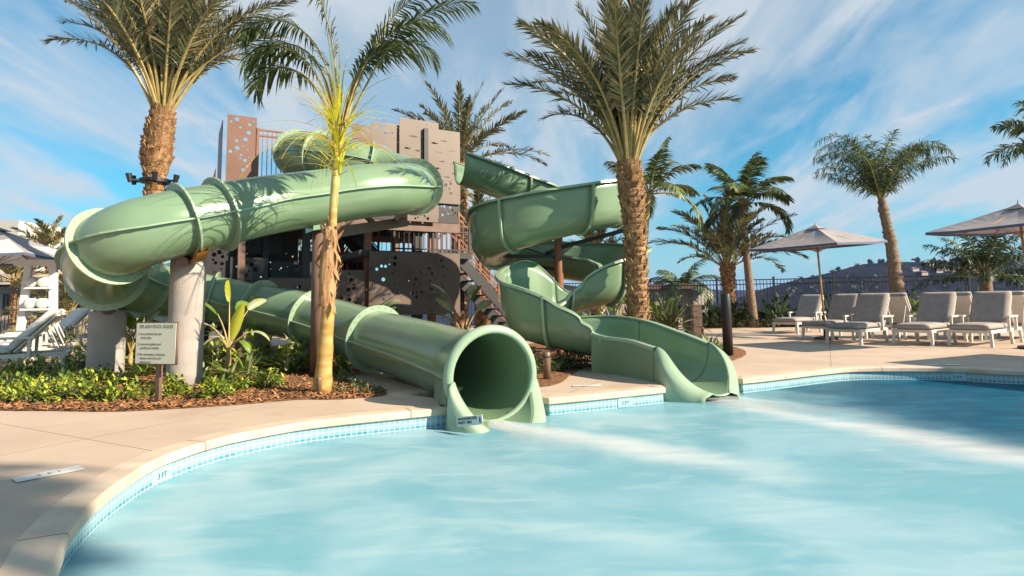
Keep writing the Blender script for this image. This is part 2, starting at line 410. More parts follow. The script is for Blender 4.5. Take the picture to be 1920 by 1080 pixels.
# ------------------------------------------------------------------ water (silky: long churned surface, foam trails from both slides)
J1a, J1b = G(925, 790, WATER_Z), G(1250, 850, WATER_Z)
J2a, J2b = G(1310, 745, WATER_Z), G(1900, 855, WATER_Z)
def water_mat():
    m = bpy.data.materials.new('pool_water'); m.use_nodes = True; t = m.node_tree; b = t.nodes['Principled BSDF']; L = t.links
    geo = t.nodes.new('ShaderNodeNewGeometry'); P = geo.outputs['Position']
    sp = t.nodes.new('ShaderNodeSeparateXYZ'); L.new(P, sp.inputs[0]); X, Y = sp.outputs[0], sp.outputs[1]
    def nz(scale, det, stretch, rot=0.0, dist=0.0):
        mp = t.nodes.new('ShaderNodeMapping'); mp.inputs['Scale'].default_value = stretch; mp.inputs['Rotation'].default_value = (0, 0, rot); L.new(P, mp.inputs[0])
        n = t.nodes.new('ShaderNodeTexNoise'); n.inputs['Scale'].default_value = scale; n.inputs['Detail'].default_value = det; n.inputs['Distortion'].default_value = dist
        L.new(mp.outputs[0], n.inputs['Vector']); return n.outputs['Fac']
    def mr(v, a, c, lo=0.0, hi=1.0, sm=True):
        n = t.nodes.new('ShaderNodeMapRange'); n.interpolation_type = 'SMOOTHSTEP' if sm else 'LINEAR'
        for k, x in zip(('From Min', 'From Max', 'To Min', 'To Max'), (a, c, lo, hi)): n.inputs[k].default_value = x
        L.new(v, n.inputs['Value']); return n.outputs[0]
    def mix(f, a, c):
        n = t.nodes.new('ShaderNodeMix'); n.data_type = 'RGBA'
        if isinstance(f, float): n.inputs['Factor'].default_value = f
        else: L.new(f, n.inputs['Factor'])
        for k, x in (('A', a), ('B', c)):
            if isinstance(x, tuple): n.inputs[k].default_value = (*x, 1)
            else: L.new(x, n.inputs[k])
        return n.outputs['Result']
    mm = lambda op, a, c=None, cl=False: M(t, op, a, c, cl)
    soft = nz(0.9, 3, (1, 1, 1), 0, 0.6); fine = nz(3.2, 6, (0.5, 1.5, 1), R(-12), 0.8)
    base = mix(mr(soft, 0.36, 0.66), (0.175, 0.375, 0.455), (0.295, 0.465, 0.535))
    base = mix(mr(fine, 0.44, 0.78, 0, 0.42), base, (0.48, 0.59, 0.61))
    # deep end to the right: darker blue, with palm and parasol shade painted in
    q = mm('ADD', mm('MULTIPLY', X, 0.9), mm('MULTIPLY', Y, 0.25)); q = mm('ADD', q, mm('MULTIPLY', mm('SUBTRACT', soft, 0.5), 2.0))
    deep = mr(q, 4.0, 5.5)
    deep_shade_col = mix(mr(fine, 0.42, 0.7, 0, 0.6), (0.001, 0.065, 0.125), (0.008, 0.14, 0.235))
    base = mix(deep, base, deep_shade_col)
    def trail(a, c, w0, w1, Lmax):
        d = (c - a); d.z = 0; d.normalize()
        rx = mm('SUBTRACT', X, a.x); ry = mm('SUBTRACT', Y, a.y)
        u = mm('ADD', mm('MULTIPLY', rx, d.x), mm('MULTIPLY', ry, d.y)); v = mm('SUBTRACT', mm('MULTIPLY', ry, d.x), mm('MULTIPLY', rx, d.y))
        v = mm('ADD', v, mm('MULTIPLY', mm('SUBTRACT', nz(1.2, 3, (1, 1, 1)), 0.5), 0.35))
        wid = mm('ADD', w0, mm('MULTIPLY', mm('MAXIMUM', u, 0.0), w1))
        g = mm('DIVIDE', mm('ABSOLUTE', v), wid)
        core = mr(g, 0.0, 1.0, 1.0, 0.0)
        along = mm('MULTIPLY', mr(u, -0.25, 0.1), mr(u, Lmax * 0.45, Lmax, 1.0, 0.0))
        st = nz(2.6, 6, (0.35, 2.4, 1), math.atan2(-d.y, d.x), 0.3)
        return mm('MULTIPLY', mm('MULTIPLY', core, along), mr(st, 0.28, 0.62, 0.55, 1.0), True)
    foam = mm('MAXIMUM', trail(J1a.copy(), J1b.copy(), 0.20, 0.10, 3.4), trail(J2a.copy(), J2b.copy(), 0.28, 0.085, 6.5), True)
    base = mix(mm('MULTIPLY', foam, 0.76), base, (0.70, 0.70, 0.70))
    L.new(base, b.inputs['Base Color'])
    b.inputs['Roughness'].default_value = 0.3; b.inputs['IOR'].default_value = 1.33; b.inputs['Specular IOR Level'].default_value = 0.13
    bp = t.nodes.new('ShaderNodeBump'); bp.inputs['Strength'].default_value = 0.16; bp.inputs['Distance'].default_value = 0.05
    hgt = mm('ADD', mm('MULTIPLY', nz(2.2, 4, (0.7, 1.6, 1), R(10), 0.4), 1.0), mm('MULTIPLY', foam, 0.3))
    L.new(hgt, bp.inputs['Height']); L.new(bp.outputs[0], b.inputs['Normal'])
    tr = t.nodes.new('ShaderNodeBsdfTransparent'); tr.inputs[0].default_value = (0.55, 0.88, 0.92, 1); mx = t.nodes.new('ShaderNodeMixShader')
    mx.inputs[0].default_value = 0.88; L.new(tr.outputs[0], mx.inputs[1]); L.new(b.outputs[0], mx.inputs[2]); L.new(mx.outputs[0], t.nodes['Material Output'].inputs[0])
    return m
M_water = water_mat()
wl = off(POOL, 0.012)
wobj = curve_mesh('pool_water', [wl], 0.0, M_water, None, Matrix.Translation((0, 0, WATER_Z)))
struct(wobj)

# ------------------------------------------------------------------ planting beds
def bed(name, pts, z=0.006):
    global BEDZ; BEDZ = globals().get('BEDZ', 0) + .0035; z += BEDZ
    lp = catmull(pts, 6, True)
    o = curve_mesh(name, [lp], 0.004, M_mulch, None, Matrix.Translation((0, 0, z))); return struct(o)
g2 = lambda x, y: tuple(G(x, y))[:2]
BED1 = [g2(-60, 766), g2(100, 771), g2(220, 772), g2(330, 767), g2(450, 759), g2(560, 750), g2(640, 749), g2(722, 741), g2(703, 727), g2(648, 713), g2(640, 697),
        (-1.9, 9.0), (-0.2, 9.6), (0.0, 12.5), (-2.0, 14.5), (-6.5, 14.5), (-8.2, 11.5), (-7.0, 9.4), (-6.9, 8.4), (-8.5, 7.6)]
bed('planting_bed', BED1)
BED2 = [g2(1000, 724), g2(1050, 719), g2(1075, 700), g2(1105, 688), (1.9, 9.6), g2(1345, 679), g2(1385, 673), g2(1399, 664), g2(1388, 655), g2(1340, 648), (3.6, 13.0), (3.0, 14.6), (0.5, 14.2), (-0.1, 11.0), g2(960, 700)]
bed('planting_bed', BED2)
BED3 = [(3.0, 19.6), (6, 20.3), (10, 20.4), (14, 19.4), (19, 17.6), (25, 16.4), (25.5, 20.8), (18, 21.3), (9, 22.9), (0, 24.2), (-0.5, 20.5)]
bed('planting_bed', BED3)
# loose bark chips on the nearest bed
def chips():
    mb = MB(); c = 0
    lo = [(-5.9, -0.9), (5.75, 7.6)]
    lp = catmull(BED1, 6, True)
    def inside(x, y):
        r = False; j = len(lp) - 1
        for i in range(len(lp)):
            xi, yi = lp[i][:2]; xj, yj = lp[j][:2]
            if (yi > y) != (yj > y) and x < (xj - xi) * (y - yi) / (yj - yi) + xi: r = not r
            j = i
        return r
    while c < 5200:
        x = random.uniform(*lo[0]); y = random.uniform(5.6, 5.6 + 3.6 * random.random() ** 0.8)
        if not inside(x, y): c += 0.2; continue
        c += 1; a = random.uniform(0, 6.28); L = random.uniform(0.012, 0.035); w = random.uniform(0.005, 0.012); ti = random.uniform(-0.6, 0.6)
        d = Vector((math.cos(a) * math.cos(ti), math.sin(a) * math.cos(ti), math.sin(ti))); s_ = Vector((-math.sin(a), math.cos(a), random.uniform(-.4, .4)))
        mb.box((x, y, 0.018 + random.random() * 0.02), d * L, s_ * w, Vector((0, 0, 1)) * 0.003, random.choice((0, 0, 1, 2)))
    o = mb.build('mulch_chips', [mat('bark_brown', (0.22, 0.10, 0.04), 0.9), mat('bark_orange', (0.42, 0.20, 0.08), 0.9), mat('bark_dark', (0.05, 0.025, 0.015), 0.9)])
    o['kind'] = 'stuff'
chips()

def tile_marker(px, py, txt, label):
    q = G(px, py, -0.12); i = min(range(len(POOL)), key=lambda i: (Vector(POOL[i]) - q.xy).length); a = Vector(POOL[i - 2]); b = Vector(POOL[(i + 2) % len(POOL)]); c = Vector(POOL[i])
    t = (b - a).normalized(); n = Vector((t.y, -t.x)) * SGN; x = Vector((t.x, t.y, 0)) ; 
    if x.cross(Vector((0, 0, 1))).xy.dot(n) < 0: x = -x
    o3 = Vector((c.x, c.y, -0.175)) + Vector((n.x, n.y, 0)) * 0.004
    th = thing('depth_marker_tile', label, 'tile', tuple(o3)); inv = Matrix.Translation(-o3); m = frame_mat(o3, x, (0, 0, 1))
    o = curve_mesh('tile', [[(-.10, 0), (.10, 0), (.10, .105), (-.10, .105)]], .002, mat('marker_tile', (0.30, 0.48, 0.55), .2), None, m); o.data.transform(inv); o.parent = th
    o = text_mesh('lettering', txt, .055, mat('marker_ink', (0.02, 0.05, 0.12), .3), None, m @ Matrix.Translation((0, .025, .0035)), align='CENTER', extrude=.0006); o.data.transform(inv); o.parent = th
tile_marker(1142, 748, '3 FT', 'dark lettered depth tile in the tile band between the two slides')
tile_marker(250, 890, '3 FT', 'dark lettered depth tile in the tile band at the lower left curve')
tile_marker(1780, 702, '5 FT', 'dark lettered depth tile in the far shaded tile band')
# ------------------------------------------------------------------ fibreglass
M_green = mat('green_fibreglass', (0.15, 0.24, 0.142), 0.26, (0.18, 0.27, 0.17), 1.2, coat=0.35, bump=0.02, bscale=3)
M_greenrim = mat('green_fibreglass_rim', (0.25, 0.345, 0.23), 0.25, (0.29, 0.38, 0.27), 3, coat=0.3)
M_bolt = mat('bolt_steel', (0.20, 0.21, 0.19), 0.4, metal=0.7)
M_conc = mat('cast_concrete', (0.31, 0.27, 0.25), 0.85, (0.38, 0.335, 0.31), 3.5, bump=0.35, bscale=70, detail=9)
M_white = mat('white_plate', (0.62, 0.62, 0.60), 0.5)
M_ink = mat('black_print', (0.03, 0.03, 0.035), 0.6)
M_brown = mat('brown_steel', (0.13, 0.075, 0.055), 0.5, (0.17, 0.10, 0.075), 4)
M_rust = mat('rust_steel', (0.20, 0.075, 0.035), 0.55, (0.25, 0.10, 0.05), 5)
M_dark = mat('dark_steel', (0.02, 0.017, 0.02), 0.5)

def frames(P):
    """per-point tangent, horizontal left, up"""
    out = []; k = len(P)
    for i in range(k):
        t = (P[min(i + 1, k - 1)] - P[max(i - 1, 0)]).normalized()
        l = Vector((0, 0, 1)).cross(t); l.normalize(); u = t.cross(l); out.append((t, l, u))
    return out

RT = 0.412
tube_px = [(548, 287, 12.3), (556, 288, 11.8), (590, 290, 11.4), (650, 300, 11.3), (712, 318, 11.5), (765, 335, 11.2), (782, 347, 10.3), (757, 354, 9.4),
           (690, 358, 8.9), (600, 371, 8.5), (500, 385, 8.05), (400, 405, 7.5), (310, 424, 7.1), (236, 447, 6.95), (192, 478, 7.2), (198, 512, 7.9), (238, 531, 8.8), (292, 543, 9.5), (350, 553, 10.0),
           (430, 568, 10.25), (505, 581, 10.1), (590, 600, 9.6), (700, 634, 8.65), (800, 664, 7.55), (870, 688, 6.75), (922, 705, 6.1)]
TP = [Vector(p) for p in catmull([tuple(W(*q)) for q in tube_px], 10)]
def resample(P, step):
    out = [P[0].copy()]; need = step
    for i in range(1, len(P)):
        a = P[i - 1]; b = P[i]; d = (b - a).length
        while d >= need and d > 1e-9:
            a = a + (b - a) * (need / d); out.append(a.copy()); d = (b - a).length; need = step
        need -= d
    return out
TP = resample(TP, 0.09); TP.append(W(*tube_px[-1]))
TF = frames(TP)
def RR(i):
    k = max(0.0, 1 - (len(TP) - 1 - i) / 9.0); return RT + 0.045 * k * k * (3 - 2 * k)
def near_i(px, py, Y):
    q = W(px, py, Y); return min(range(len(TP)), key=lambda i: (TP[i] - q).length)
slide = thing('tube_slide', 'enclosed green tube slide curving down from the tower to the pool', 'water slide', tuple(Vector((TP[-1].x, TP[-1].y, 0))))
bpy.context.view_layer.update()
INV = Matrix.Translation(-slide.location)
def child(o, par, inv):
    o.data.transform(inv); o.parent = par; return o
rings = [near_i(*q) for q in ((556, 288, 11.8), (598, 291, 11.4), (690, 308, 11.45), (776, 350, 9.9), (407, 403, 7.52), (338, 418, 7.2), (209, 456, 7.0), (200, 515, 8.0), (262, 538, 9.1), (315, 547, 9.7),
                                   (395, 562, 10.2), (487, 578, 10.15), (590, 600, 9.6), (705, 636, 8.6))]
rings = sorted(set(rings)); rings.append(len(TP) - 1)
NA = 28
def tube_section(i0, i1):
    mb = MB()
    for sh in (0, 0.02):
        o = len(mb.v)
        for i in range(i0, i1 + 1):
            t, l, u = TF[i]; rr = RR(i) - sh
            for j in range(NA):
                a = 2 * math.pi * j / NA; mb.v.append(tuple(TP[i] + (l * math.cos(a) + u * math.sin(a)) * rr))
        for i in range(i1 - i0):
            for j in range(NA):
                q = (j + 1) % NA; f = (o + i * NA + j, o + i * NA + q, o + (i + 1) * NA + q, o + (i + 1) * NA + j)
                mb.f.append(f if sh == 0 else f[::-1]); mb.m.append(0)
    sec = mb.build('tube_section', M_green, None, smooth=True); child(sec, slide, INV)
    # side seams where the half shells are bolted together
    for sgn in (1, -1):
        sb = MB()
        for i in range(i0, i1 + 1):
            t, l, u = TF[i]; c = TP[i] + l * sgn * RR(i)
            for dd, h in ((-0.01, 0.010), (0.05, 0.010), (0.05, -0.010), (-0.01, -0.010)): sb.v.append(tuple(c + l * sgn * dd + u * h))
        for i in range(i1 - i0):
            for j in range(4):
                q = (j + 1) % 4; f = (i * 4 + j, i * 4 + q, (i + 1) * 4 + q, (i + 1) * 4 + j); sb.f.append(f if sgn > 0 else f[::-1]); sb.m.append(0)
        s_ = sb.build('seam_flange', M_greenrim); s_.data.transform(INV); s_.parent = sec
def ring(i, w=0.082, th=0.012, big=False):
    t, l, u = TF[i]; mb = MB(); n = 40
    for (r, s_) in ((RT - 0.004, -th), (RT + w, -th), (RT + w, th), (RT - 0.004, th)):
        for j in range(n):
            a = 2 * math.pi * j / n; mb.v.append(tuple(TP[i] + (l * math.cos(a) + u * math.sin(a)) * r + t * s_))
    for q in range(4):
        for j in range(n):
            a, b = q * n + j, q * n + (j + 1) % n; c, d = ((q + 1) % 4) * n + (j + 1) % n, ((q + 1) % 4) * n + j; mb.f.append((a, b, c, d)); mb.m.append(0)
    for j in range(26):
        a = 2 * math.pi * (j + .5) / 26; c = TP[i] + (l * math.cos(a) + u * math.sin(a)) * (RT + w * 0.55)
        mb.box(c, t * (th + 0.006), l * 0.006, u * 0.006, 1)
    child(mb.build('joint_ring', [M_greenrim, M_bolt]), slide, INV)
prev = rings[0]
for a, b in zip(rings[:-1], rings[1:]): tube_section(a, b)
for k, i in enumerate(rings[:-1]): ring(i)

# --- mouths: open end whose walls sweep down into the water
def mouth(parent, inv, C, t, l, zfun, R0, hwall, length, sides, name='splash_outlet', flare=0.13, zw=-0.26, soft=False):
    """C centre-bottom of channel at the ring, walls fall from hwall to 0 along length; sides=(start angle)"""
    mb = MB(); n = 14; K = 10; up = Vector((0, 0, 1))
    t = Vector((t.x, t.y, 0)).normalized(); l = up.cross(t)
    rows = []
    def sect(s, hL, hR):
        c = C + t * (length * s) + up * zfun(s)
        row = []
        for k in range(-K, K + 1):
            h = (hL if k > 0 else hR) * (abs(k) / K) ** 1.5
            x = R0 * math.sqrt(max(0, 1 - (1 - h / R0) ** 2)) if h < R0 else R0
            row.append(c + l * math.copysign(x, k) + up * h)
        return row
    for i in range(n + 1):
        s = i / n; f = (0.5 + 0.5 * math.cos(math.pi * s ** 1.1)) if soft else (1 - s) ** 0.9 * (1 - 0.18 * math.sin(math.pi * s)); rows.append(sect(s, hwall[0] * f + 0.015, hwall[1] * f + 0.015))
    W_ = 2 * K + 1
    for r in rows: mb.v.extend(tuple(p) for p in r)
    for i in range(n):
        for k in range(W_ - 1): a = i * W_ + k; mb.f.append((a, a + 1, a + W_ + 1, a + W_)); mb.m.append(0)
    o = mb.build(name, M_green, None, smooth=True); child(o, parent, inv)
    md = o.modifiers.new('thick', 'SOLIDIFY'); md.thickness = 0.02; md.offset = 1
    # side wings: broad flange turned outward along the falling edge, then straight down to the water
    for sgn, kk in ((1, W_ - 1), (-1, 0)):
        wb = MB(); prof = []
        for i in range(n + 1):
            e = rows[i][kk]; s = i / n
            p0 = e; p1 = e + l * sgn * (0.03) + up * 0.012; bl = min(1, s * 2.5) if soft else 1; fl_ = flare * bl + .08 * (1 - bl); p2 = e + l * sgn * (fl_ * 0.75) + t * (.0 if soft else 1) * (0.05 + 0.04 * s) - up * 0.03; p3 = p2 + l * sgn * 0.02 - up * 0.04
            p4 = Vector((p3.x, p3.y, min(p3.z - 0.02, zw))) + l * sgn * 0.03
            prof.append((p0, p1, p2, p3, p4))
        for pr in prof: wb.v.extend(tuple(p) for p in pr)
        for i in range(n):
            for j in range(4):
                a = i * 5 + j; f = (a, a + 1, a + 6, a + 5); wb.f.append(f if sgn < 0 else f[::-1]); wb.m.append(0)
        w_ = wb.build('outlet_wing', M_greenrim, None, smooth=True); child(w_, parent, inv)
        md = w_.modifiers.new('thick', 'SOLIDIFY'); md.thickness = 0.014; md.offset = -1
    return rows
RM = RR(len(TP) - 1)
Cm = TP[-1]; tm, lm, um = TF[-1]
# heavy lip ring at the mouth, upper part only slightly thicker
def lip():
    mb = MB(); n = 48; t = tm; l = lm; u = um
    prof = ((RM - 0.022, -0.05), (RM + 0.055, -0.05), (RM + 0.065, -0.01), (RM + 0.05, 0.035), (RM + 0.005, 0.05), (RM - 0.022, 0.04))
    for (r, s_) in prof:
        for j in range(n):
            a = 2 * math.pi * j / n; mb.v.append(tuple(Cm + (l * math.cos(a) + u * math.sin(a)) * r + t * s_))
    for q in range(len(prof)):
        for j in range(n):
            a, b = q * n + j, q * n + (j + 1) % n; c, d = ((q + 1) % len(prof)) * n + (j + 1) % n, ((q + 1) % len(prof)) * n + j; mb.f.append((a, b, c, d)); mb.m.append(0)
    child(mb.build('mouth_lip', M_greenrim, None, smooth=True), slide, INV)
lip()
tf = Vector((.60, -.80, 0)); lf = Vector((0, 0, 1)).cross(tf)
RIN = RM - 0.02
rowsA = mouth(slide, INV, Cm - Vector((0, 0, RIN)) + tf * 0.0, tf, lf, lambda s: -0.10 * s, RIN, (0.44, 0.40), 0.36, None, flare=0.12)
# left lower skirt of the tube going down into the pool edge
def skirt():
    for sgn in (1, -1):
        mb = MB()
        for k in range(7):
            j_ = len(TP) - 1 - k; c = TP[j_]; x = RR(j_) + .012; lf = TF[j_][1]
            mb.v.append(tuple(c + lf * sgn * x - Vector((0, 0, 0.03)))); mb.v.append(tuple(Vector((c.x, c.y, -0.26)) + lf * sgn * (x + 0.02)))
        for k in range(6): mb.f.append((2 * k, 2 * k + 1, 2 * k + 3, 2 * k + 2)); mb.m.append(0)
        o = mb.build('outlet_skirt', M_green, None); child(o, slide, INV)
        md = o.modifiers.new('thick', 'SOLIDIFY'); md.thickness = 0.016
skirt()

# --- maker's sticker and round emblem on the outlet's near side
st0 = G(858, 801, -0.13)
def sticker():
    a = W(857, 786, 5.60); b = W(905, 781, 5.42); c = W(858, 800, 5.60)
    x = (b - a); yv = (a - c); mtx = frame_mat(c - x.cross(yv).normalized() * -0.004, x, yv); w, h = x.length, yv.length
    th = thing('warning_plate', 'small white printed plate fixed low on the tube slide outlet at the waterline', 'plate', tuple(c)); inv = Matrix.Translation(-c)
    p = curve_mesh('plate', [[(0, 0), (w, 0), (w, h * 1.25), (0, h * 1.25)]], 0.003, M_white, None, mtx); child(p, th, inv)
    q = text_mesh('lettering', 'WHITEWATER\nWEST 1001', h * 0.52, M_ink, None, mtx @ Matrix.Translation((w * 0.05, h * 0.78, 0.006)), spacing=0.95); child(q, th, inv)
    k = curve_mesh('mark', [[(w * .88, h * .3), (w * .93, h * .3), (w * .92, h * .95), (w * .89, h * .95)]], 0.001, M_ink, None, mtx @ Matrix.Translation((0, 0, 0.005))); child(k, th, inv)
sticker()

# ------------------------------------------------------------------ open flume: (X, Y, z bottom, wall left, wall right); left of travel
FL = [(-1.05, 11.75, 3.42, .55, .55), (-0.4, 12.0, 3.22, .55, .55), (0.4, 12.35, 2.98, .55, .55), (1.1, 12.5, 2.78, .62, .55), (1.75, 12.2, 2.62, .72, .50), (2.05, 11.5, 2.5, .80, .48), (1.75, 10.75, 2.36, .82, .46), (1.1, 10.38, 2.2, .80, .46),
      (0.3, 10.36, 2.0, .84, .46), (-0.28, 10.75, 1.84, .88, .46), (-0.30, 11.5, 1.7, .84, .46), (0.3, 12.05, 1.58, .80, .46), (1.1, 12.1, 1.46, .80, .46), (1.85, 11.7, 1.32, .84, .46), (2.1, 11.0, 1.16, .82, .46), (1.72, 10.45, 0.98, .74, .34),
      (1.1, 10.4, 0.82, .48, .36), (0.62, 10.22, 0.68, .34, 1.05), (0.27, 9.78, 0.54, .32, 1.0), (0.34, 9.26, 0.40, .36, .88), (0.78, 9.04, 0.28, .46, .69), (1.08, 8.99, 0.22, .54, .50), (1.36, 8.91, 0.165, .60, .40), (1.64, 8.64, 0.10, .60, .40), (1.94, 8.15, 0.02, .54, .46), (2.18, 7.64, -0.05, .48, .46)]
# columns are swapped to (left,right): outer wall of the first loop (turning right) is the left one
FP = catmull(FL, 10)
HW = 0.40
flume = thing('open_flume_slide', 'open topped green flume slide spiralling down beside the tower to the pool', 'water slide', (2.17, 7.66, 0)); FINV = Matrix.Translation((-2.17, -7.66, 0))
FC = [Vector(p[:3]) for p in FP]; FH = [(p[3], p[4]) for p in FP]; FF = frames(FC)
KS = 9
def fsect(i, extra=0.0):
    t, l, u = FF[i]; up = Vector((0, 0, 1)); row = []
    hl, hr = FH[i]; R0 = HW
    for k in range(-KS, KS + 1):
        H = hl if k > 0 else hr; h = H * (abs(k) / KS) ** 1.45
        x = (R0 + extra) * math.sqrt(max(0, 1 - (1 - h / R0) ** 2)) if h < R0 else R0 + extra
        # walls lean outward a little above the round
        x += max(0.0, h - R0) * 0.12
        row.append(FC[i] + l * math.copysign(x, k) + up * (h - extra * (1 - min(1, h / R0))))
    return row
def flume_section(i0, i1):
    mb = MB(); Wd = 2 * KS + 1
    for i in range(i0, i1 + 1): mb.v.extend(tuple(p) for p in fsect(i))
    for i in range(i1 - i0):
        for k in range(Wd - 1): a = i * Wd + k; mb.f.append((a, a + 1, a + Wd + 1, a + Wd)); mb.m.append(0)
    sec = mb.build('flume_section', M_green, None, smooth=True); child(sec, flume, FINV)
    md = sec.modifiers.new('thick', 'SOLIDIFY'); md.thickness = 0.02; md.offset = 1
    for kk, sg in ((Wd - 1, 1), (0, -1)):
        rb = MB()
        for i in range(i0, i1 + 1):
            e = fsect(i)[kk]; t, l, u = FF[i]
            for a_, b_ in ((-0.012, 0.012), (0.065, 0.012), (0.075, -0.03), (0.05, -0.03), (0.045, -0.008), (-0.012, -0.008)): rb.v.append(tuple(e + l * sg * a_ + Vector((0, 0, b_))))
        for i in range(i1 - i0):
            for j in range(6):
                q = (j + 1) % 6; f = (i * 6 + j, i * 6 + q, (i + 1) * 6 + q, (i + 1) * 6 + j); rb.f.append(f if sg > 0 else f[::-1]); rb.m.append(0)
        r_ = rb.build('rim', M_greenrim, None, smooth=False); r_.data.transform(FINV); r_.parent = sec
def flume_rib(i):
    mb = MB(); t = FF[i][0]; a = fsect(i, 0.018); b = fsect(i, 0.075); Wd = len(a)
    for s_ in (-0.02, 0.02):
        for p, q in zip(a, b): mb.v.append(tuple(p + t * s_)); mb.v.append(tuple(q + t * s_))
    o = 2 * Wd
    for k in range(Wd - 1):
        c = 2 * k
        mb.f += [(c, c + 1, c + 3, c + 2), (o + c, o + c + 2, o + c + 3, o + c + 1), (c + 1, o + c + 1, o + c + 3, c + 3)]; mb.m += [0] * 3
    child(mb.build('joint_rib', M_greenrim, None), flume, FINV)
fj = [0, 18, 34, 52, 68, 84, 100, 118, 134, 150, 164, 178, 196, 228, len(FC) - 1]
for a, b in zip(fj[:-1], fj[1:]): flume_section(a, b)
for i in fj[1:-1]: flume_rib(i)
t_, l_, u_ = FF[-1]
rowsB = mouth(flume, FINV, FC[-1], t_, l_, lambda s: -0.06 * s, HW, (FH[-1][0], FH[-1][1]), 0.64, None, flare=0.19, soft=True)
# moulded base skirt under the last straight run (near side panel seen from the pool)
sk = MB()
for i in range(len(FC) - 34, len(FC)):
    for kk, sg in ((2 * KS, 1), (0, -1)):
        e = fsect(i)[kk]; l = FF[i][1]; p = e + l * sg * 0.05 - Vector((0, 0, 0.02)); sk.v.append(tuple(p)); sk.v.append((p.x + l.x * sg * .03, p.y + l.y * sg * .03, -0.02 if i < len(FC) - 6 else -0.26))
for i in range(33):
    for s_ in (0, 2): a = i * 4 + s_; sk.f.append((a, a + 1, a + 5, a + 4)); sk.m.append(0)
so_ = sk.build('base_skirt', M_green, None); child(so_, flume, FINV); md = so_.modifiers.new('thick', 'SOLIDIFY'); md.thickness = 0.016; md.offset = 0

# central post of the spiral with arms
def spiral_post():
    c = W(1047, 470, 11.15); c.z = 0
    th = thing('slide_support_post', 'round brown steel post with arms inside the spiral of the open flume', 'post', tuple(c)); inv = Matrix.Translation(-c)
    mb = MB(); mb.tube([c, c + Vector((0, 0, 2.25))], 0.085, 20); child(mb.build('pole', M_rust, None, smooth=False), th, inv)
    for a, b in (((0, 0, 2.0), (-0.3, 0.9, 1.95)), ((0, 0, 2.02), (1.25, -0.5, 2.3)), ((0, 0, 1.85), (-1.25, -0.3, 1.86)), ((0, 0, 1.3), (1.2, 0.2, 1.12)), ((0, 0, 1.6), (-0.6, 0.6, 1.75))):
        m2 = MB(); m2.bar(c + Vector(a), c + Vector(b), 0.07, 0.07); child(m2.build('arm', M_dark, None), th, inv)
spiral_post()

# concrete and steel columns under the tube slide
def column(px, pyt, Y, wpx, label, ztop=None):
    top = W(px, pyt, Y); r = wpx * Y / F_PX / 2; mb = MB(); n = 40
    base = Vector((top.x, top.y, -0.1)); th = thing('concrete_column', label, 'column', (top.x, top.y, 0)); inv = Matrix.Translation(-th.location)
    zs = [-0.1] + [top.z * k / 8 for k in range(1, 8)] + [top.z - 0.012, top.z]; rr = [r] * (len(zs) - 1) + [r - 0.012]
    mb.tube([Vector((base.x, base.y, z)) for z in zs], rr, n); o = mb.build('shaft', M_conc, None, smooth=False); child(o, th, inv)
    for p in o.data.polygons: p.use_smooth = len(p.vertices) == 4
    return th, top, r, inv
th, top, r, inv = column(354, 487, 7.6, 60, 'tall pale round concrete column carrying the joint of the big tube, right of the rules sign')
# brown saddle bracket from the column up to the tube ring
i_s = near_i(338, 418, 7.2); t, l, u = TF[i_s]; sb = MB()
for j in range(17):
    a = math.pi * (1.12 + 0.6 * j / 16)
    for rr in (RT + 0.07, RT + 0.115):
        for s_ in (-0.07, 0.07): sb.v.append(tuple(TP[i_s] + (l * math.cos(a) + u * math.sin(a)) * rr + t * s_))
for j in range(16):
    c = j * 4
    for q in ((0, 1, 5, 4), (2, 6, 7, 3), (0, 4, 6, 2), (1, 3, 7, 5)): sb.f.append(tuple(c + x for x in q)); sb.m.append(0)
o = sb.build('saddle', mat('rust_saddle', (0.30, 0.13, 0.03), 0.55), None); child(o, th, inv)
pb = MB(); pb.tube([top, TP[i_s] - Vector((0, 0, RT + 0.09))], 0.07, 14); child(pb.build('stub_post', M_brown, None), th, inv)
th, top, r, inv = column(203, 583, 8.5, 60, 'short wide concrete column half in shade under the lowest tube bend')
pb = MB(); q = TP[near_i(205, 520, 8.1)]; pb.tube([top - Vector((0, 0, .01)), Vector((q.x, q.y, q.z - RT + .02))], 0.09, 14); child(pb.build('stub_post', M_brown, None), th, inv)
for px, pyt, Y, w_ in ((575, 640, 9.7, 34), (470, 620, 10.15, 40)):   # low footings under the returning tube
    i_ = min(range(len(TP) * 2 // 3, len(TP)), key=lambda i: (TP[i] - W(px, 600, Y)).length); c = TP[i_]
    mb = MB(); mb.tube([Vector((c.x, c.y, -.1)), Vector((c.x, c.y, c.z - RT + 0.02))], 0.15, 24); o = mb.build('low_pier', M_conc, None)
    for p in o.data.polygons: p.use_smooth = len(p.vertices) == 4
    tag(o, 'low concrete pier under the returning tube ' + ('left of the king palm trunk' if px == 575 else 'behind the banana plant'), 'pier')
i_ = near_i(598, 371, 8.5); c = TP[i_]
th = thing('slide_support_post', 'thick round light brown steel post under the main tube, behind the king palm trunk', 'post', (c.x, c.y, 0)); inv = Matrix.Translation(-th.location)
mb = MB(); mb.tube([Vector((c.x, c.y, 0)), Vector((c.x, c.y, c.z - RT - 0.05))], 0.11, 24); o = mb.build('pole', M_brown, None, smooth=False); child(o, th, inv)
for p in o.data.polygons: p.use_smooth = len(p.vertices) == 4
mb = MB(); t, l, u = TF[i_]; mb.box(c - Vector((0, 0, RT + 0.03)), t * 0.16, l * 0.2, Vector((0, 0, 0.035))); child(mb.build('saddle', M_green, None), th, inv)

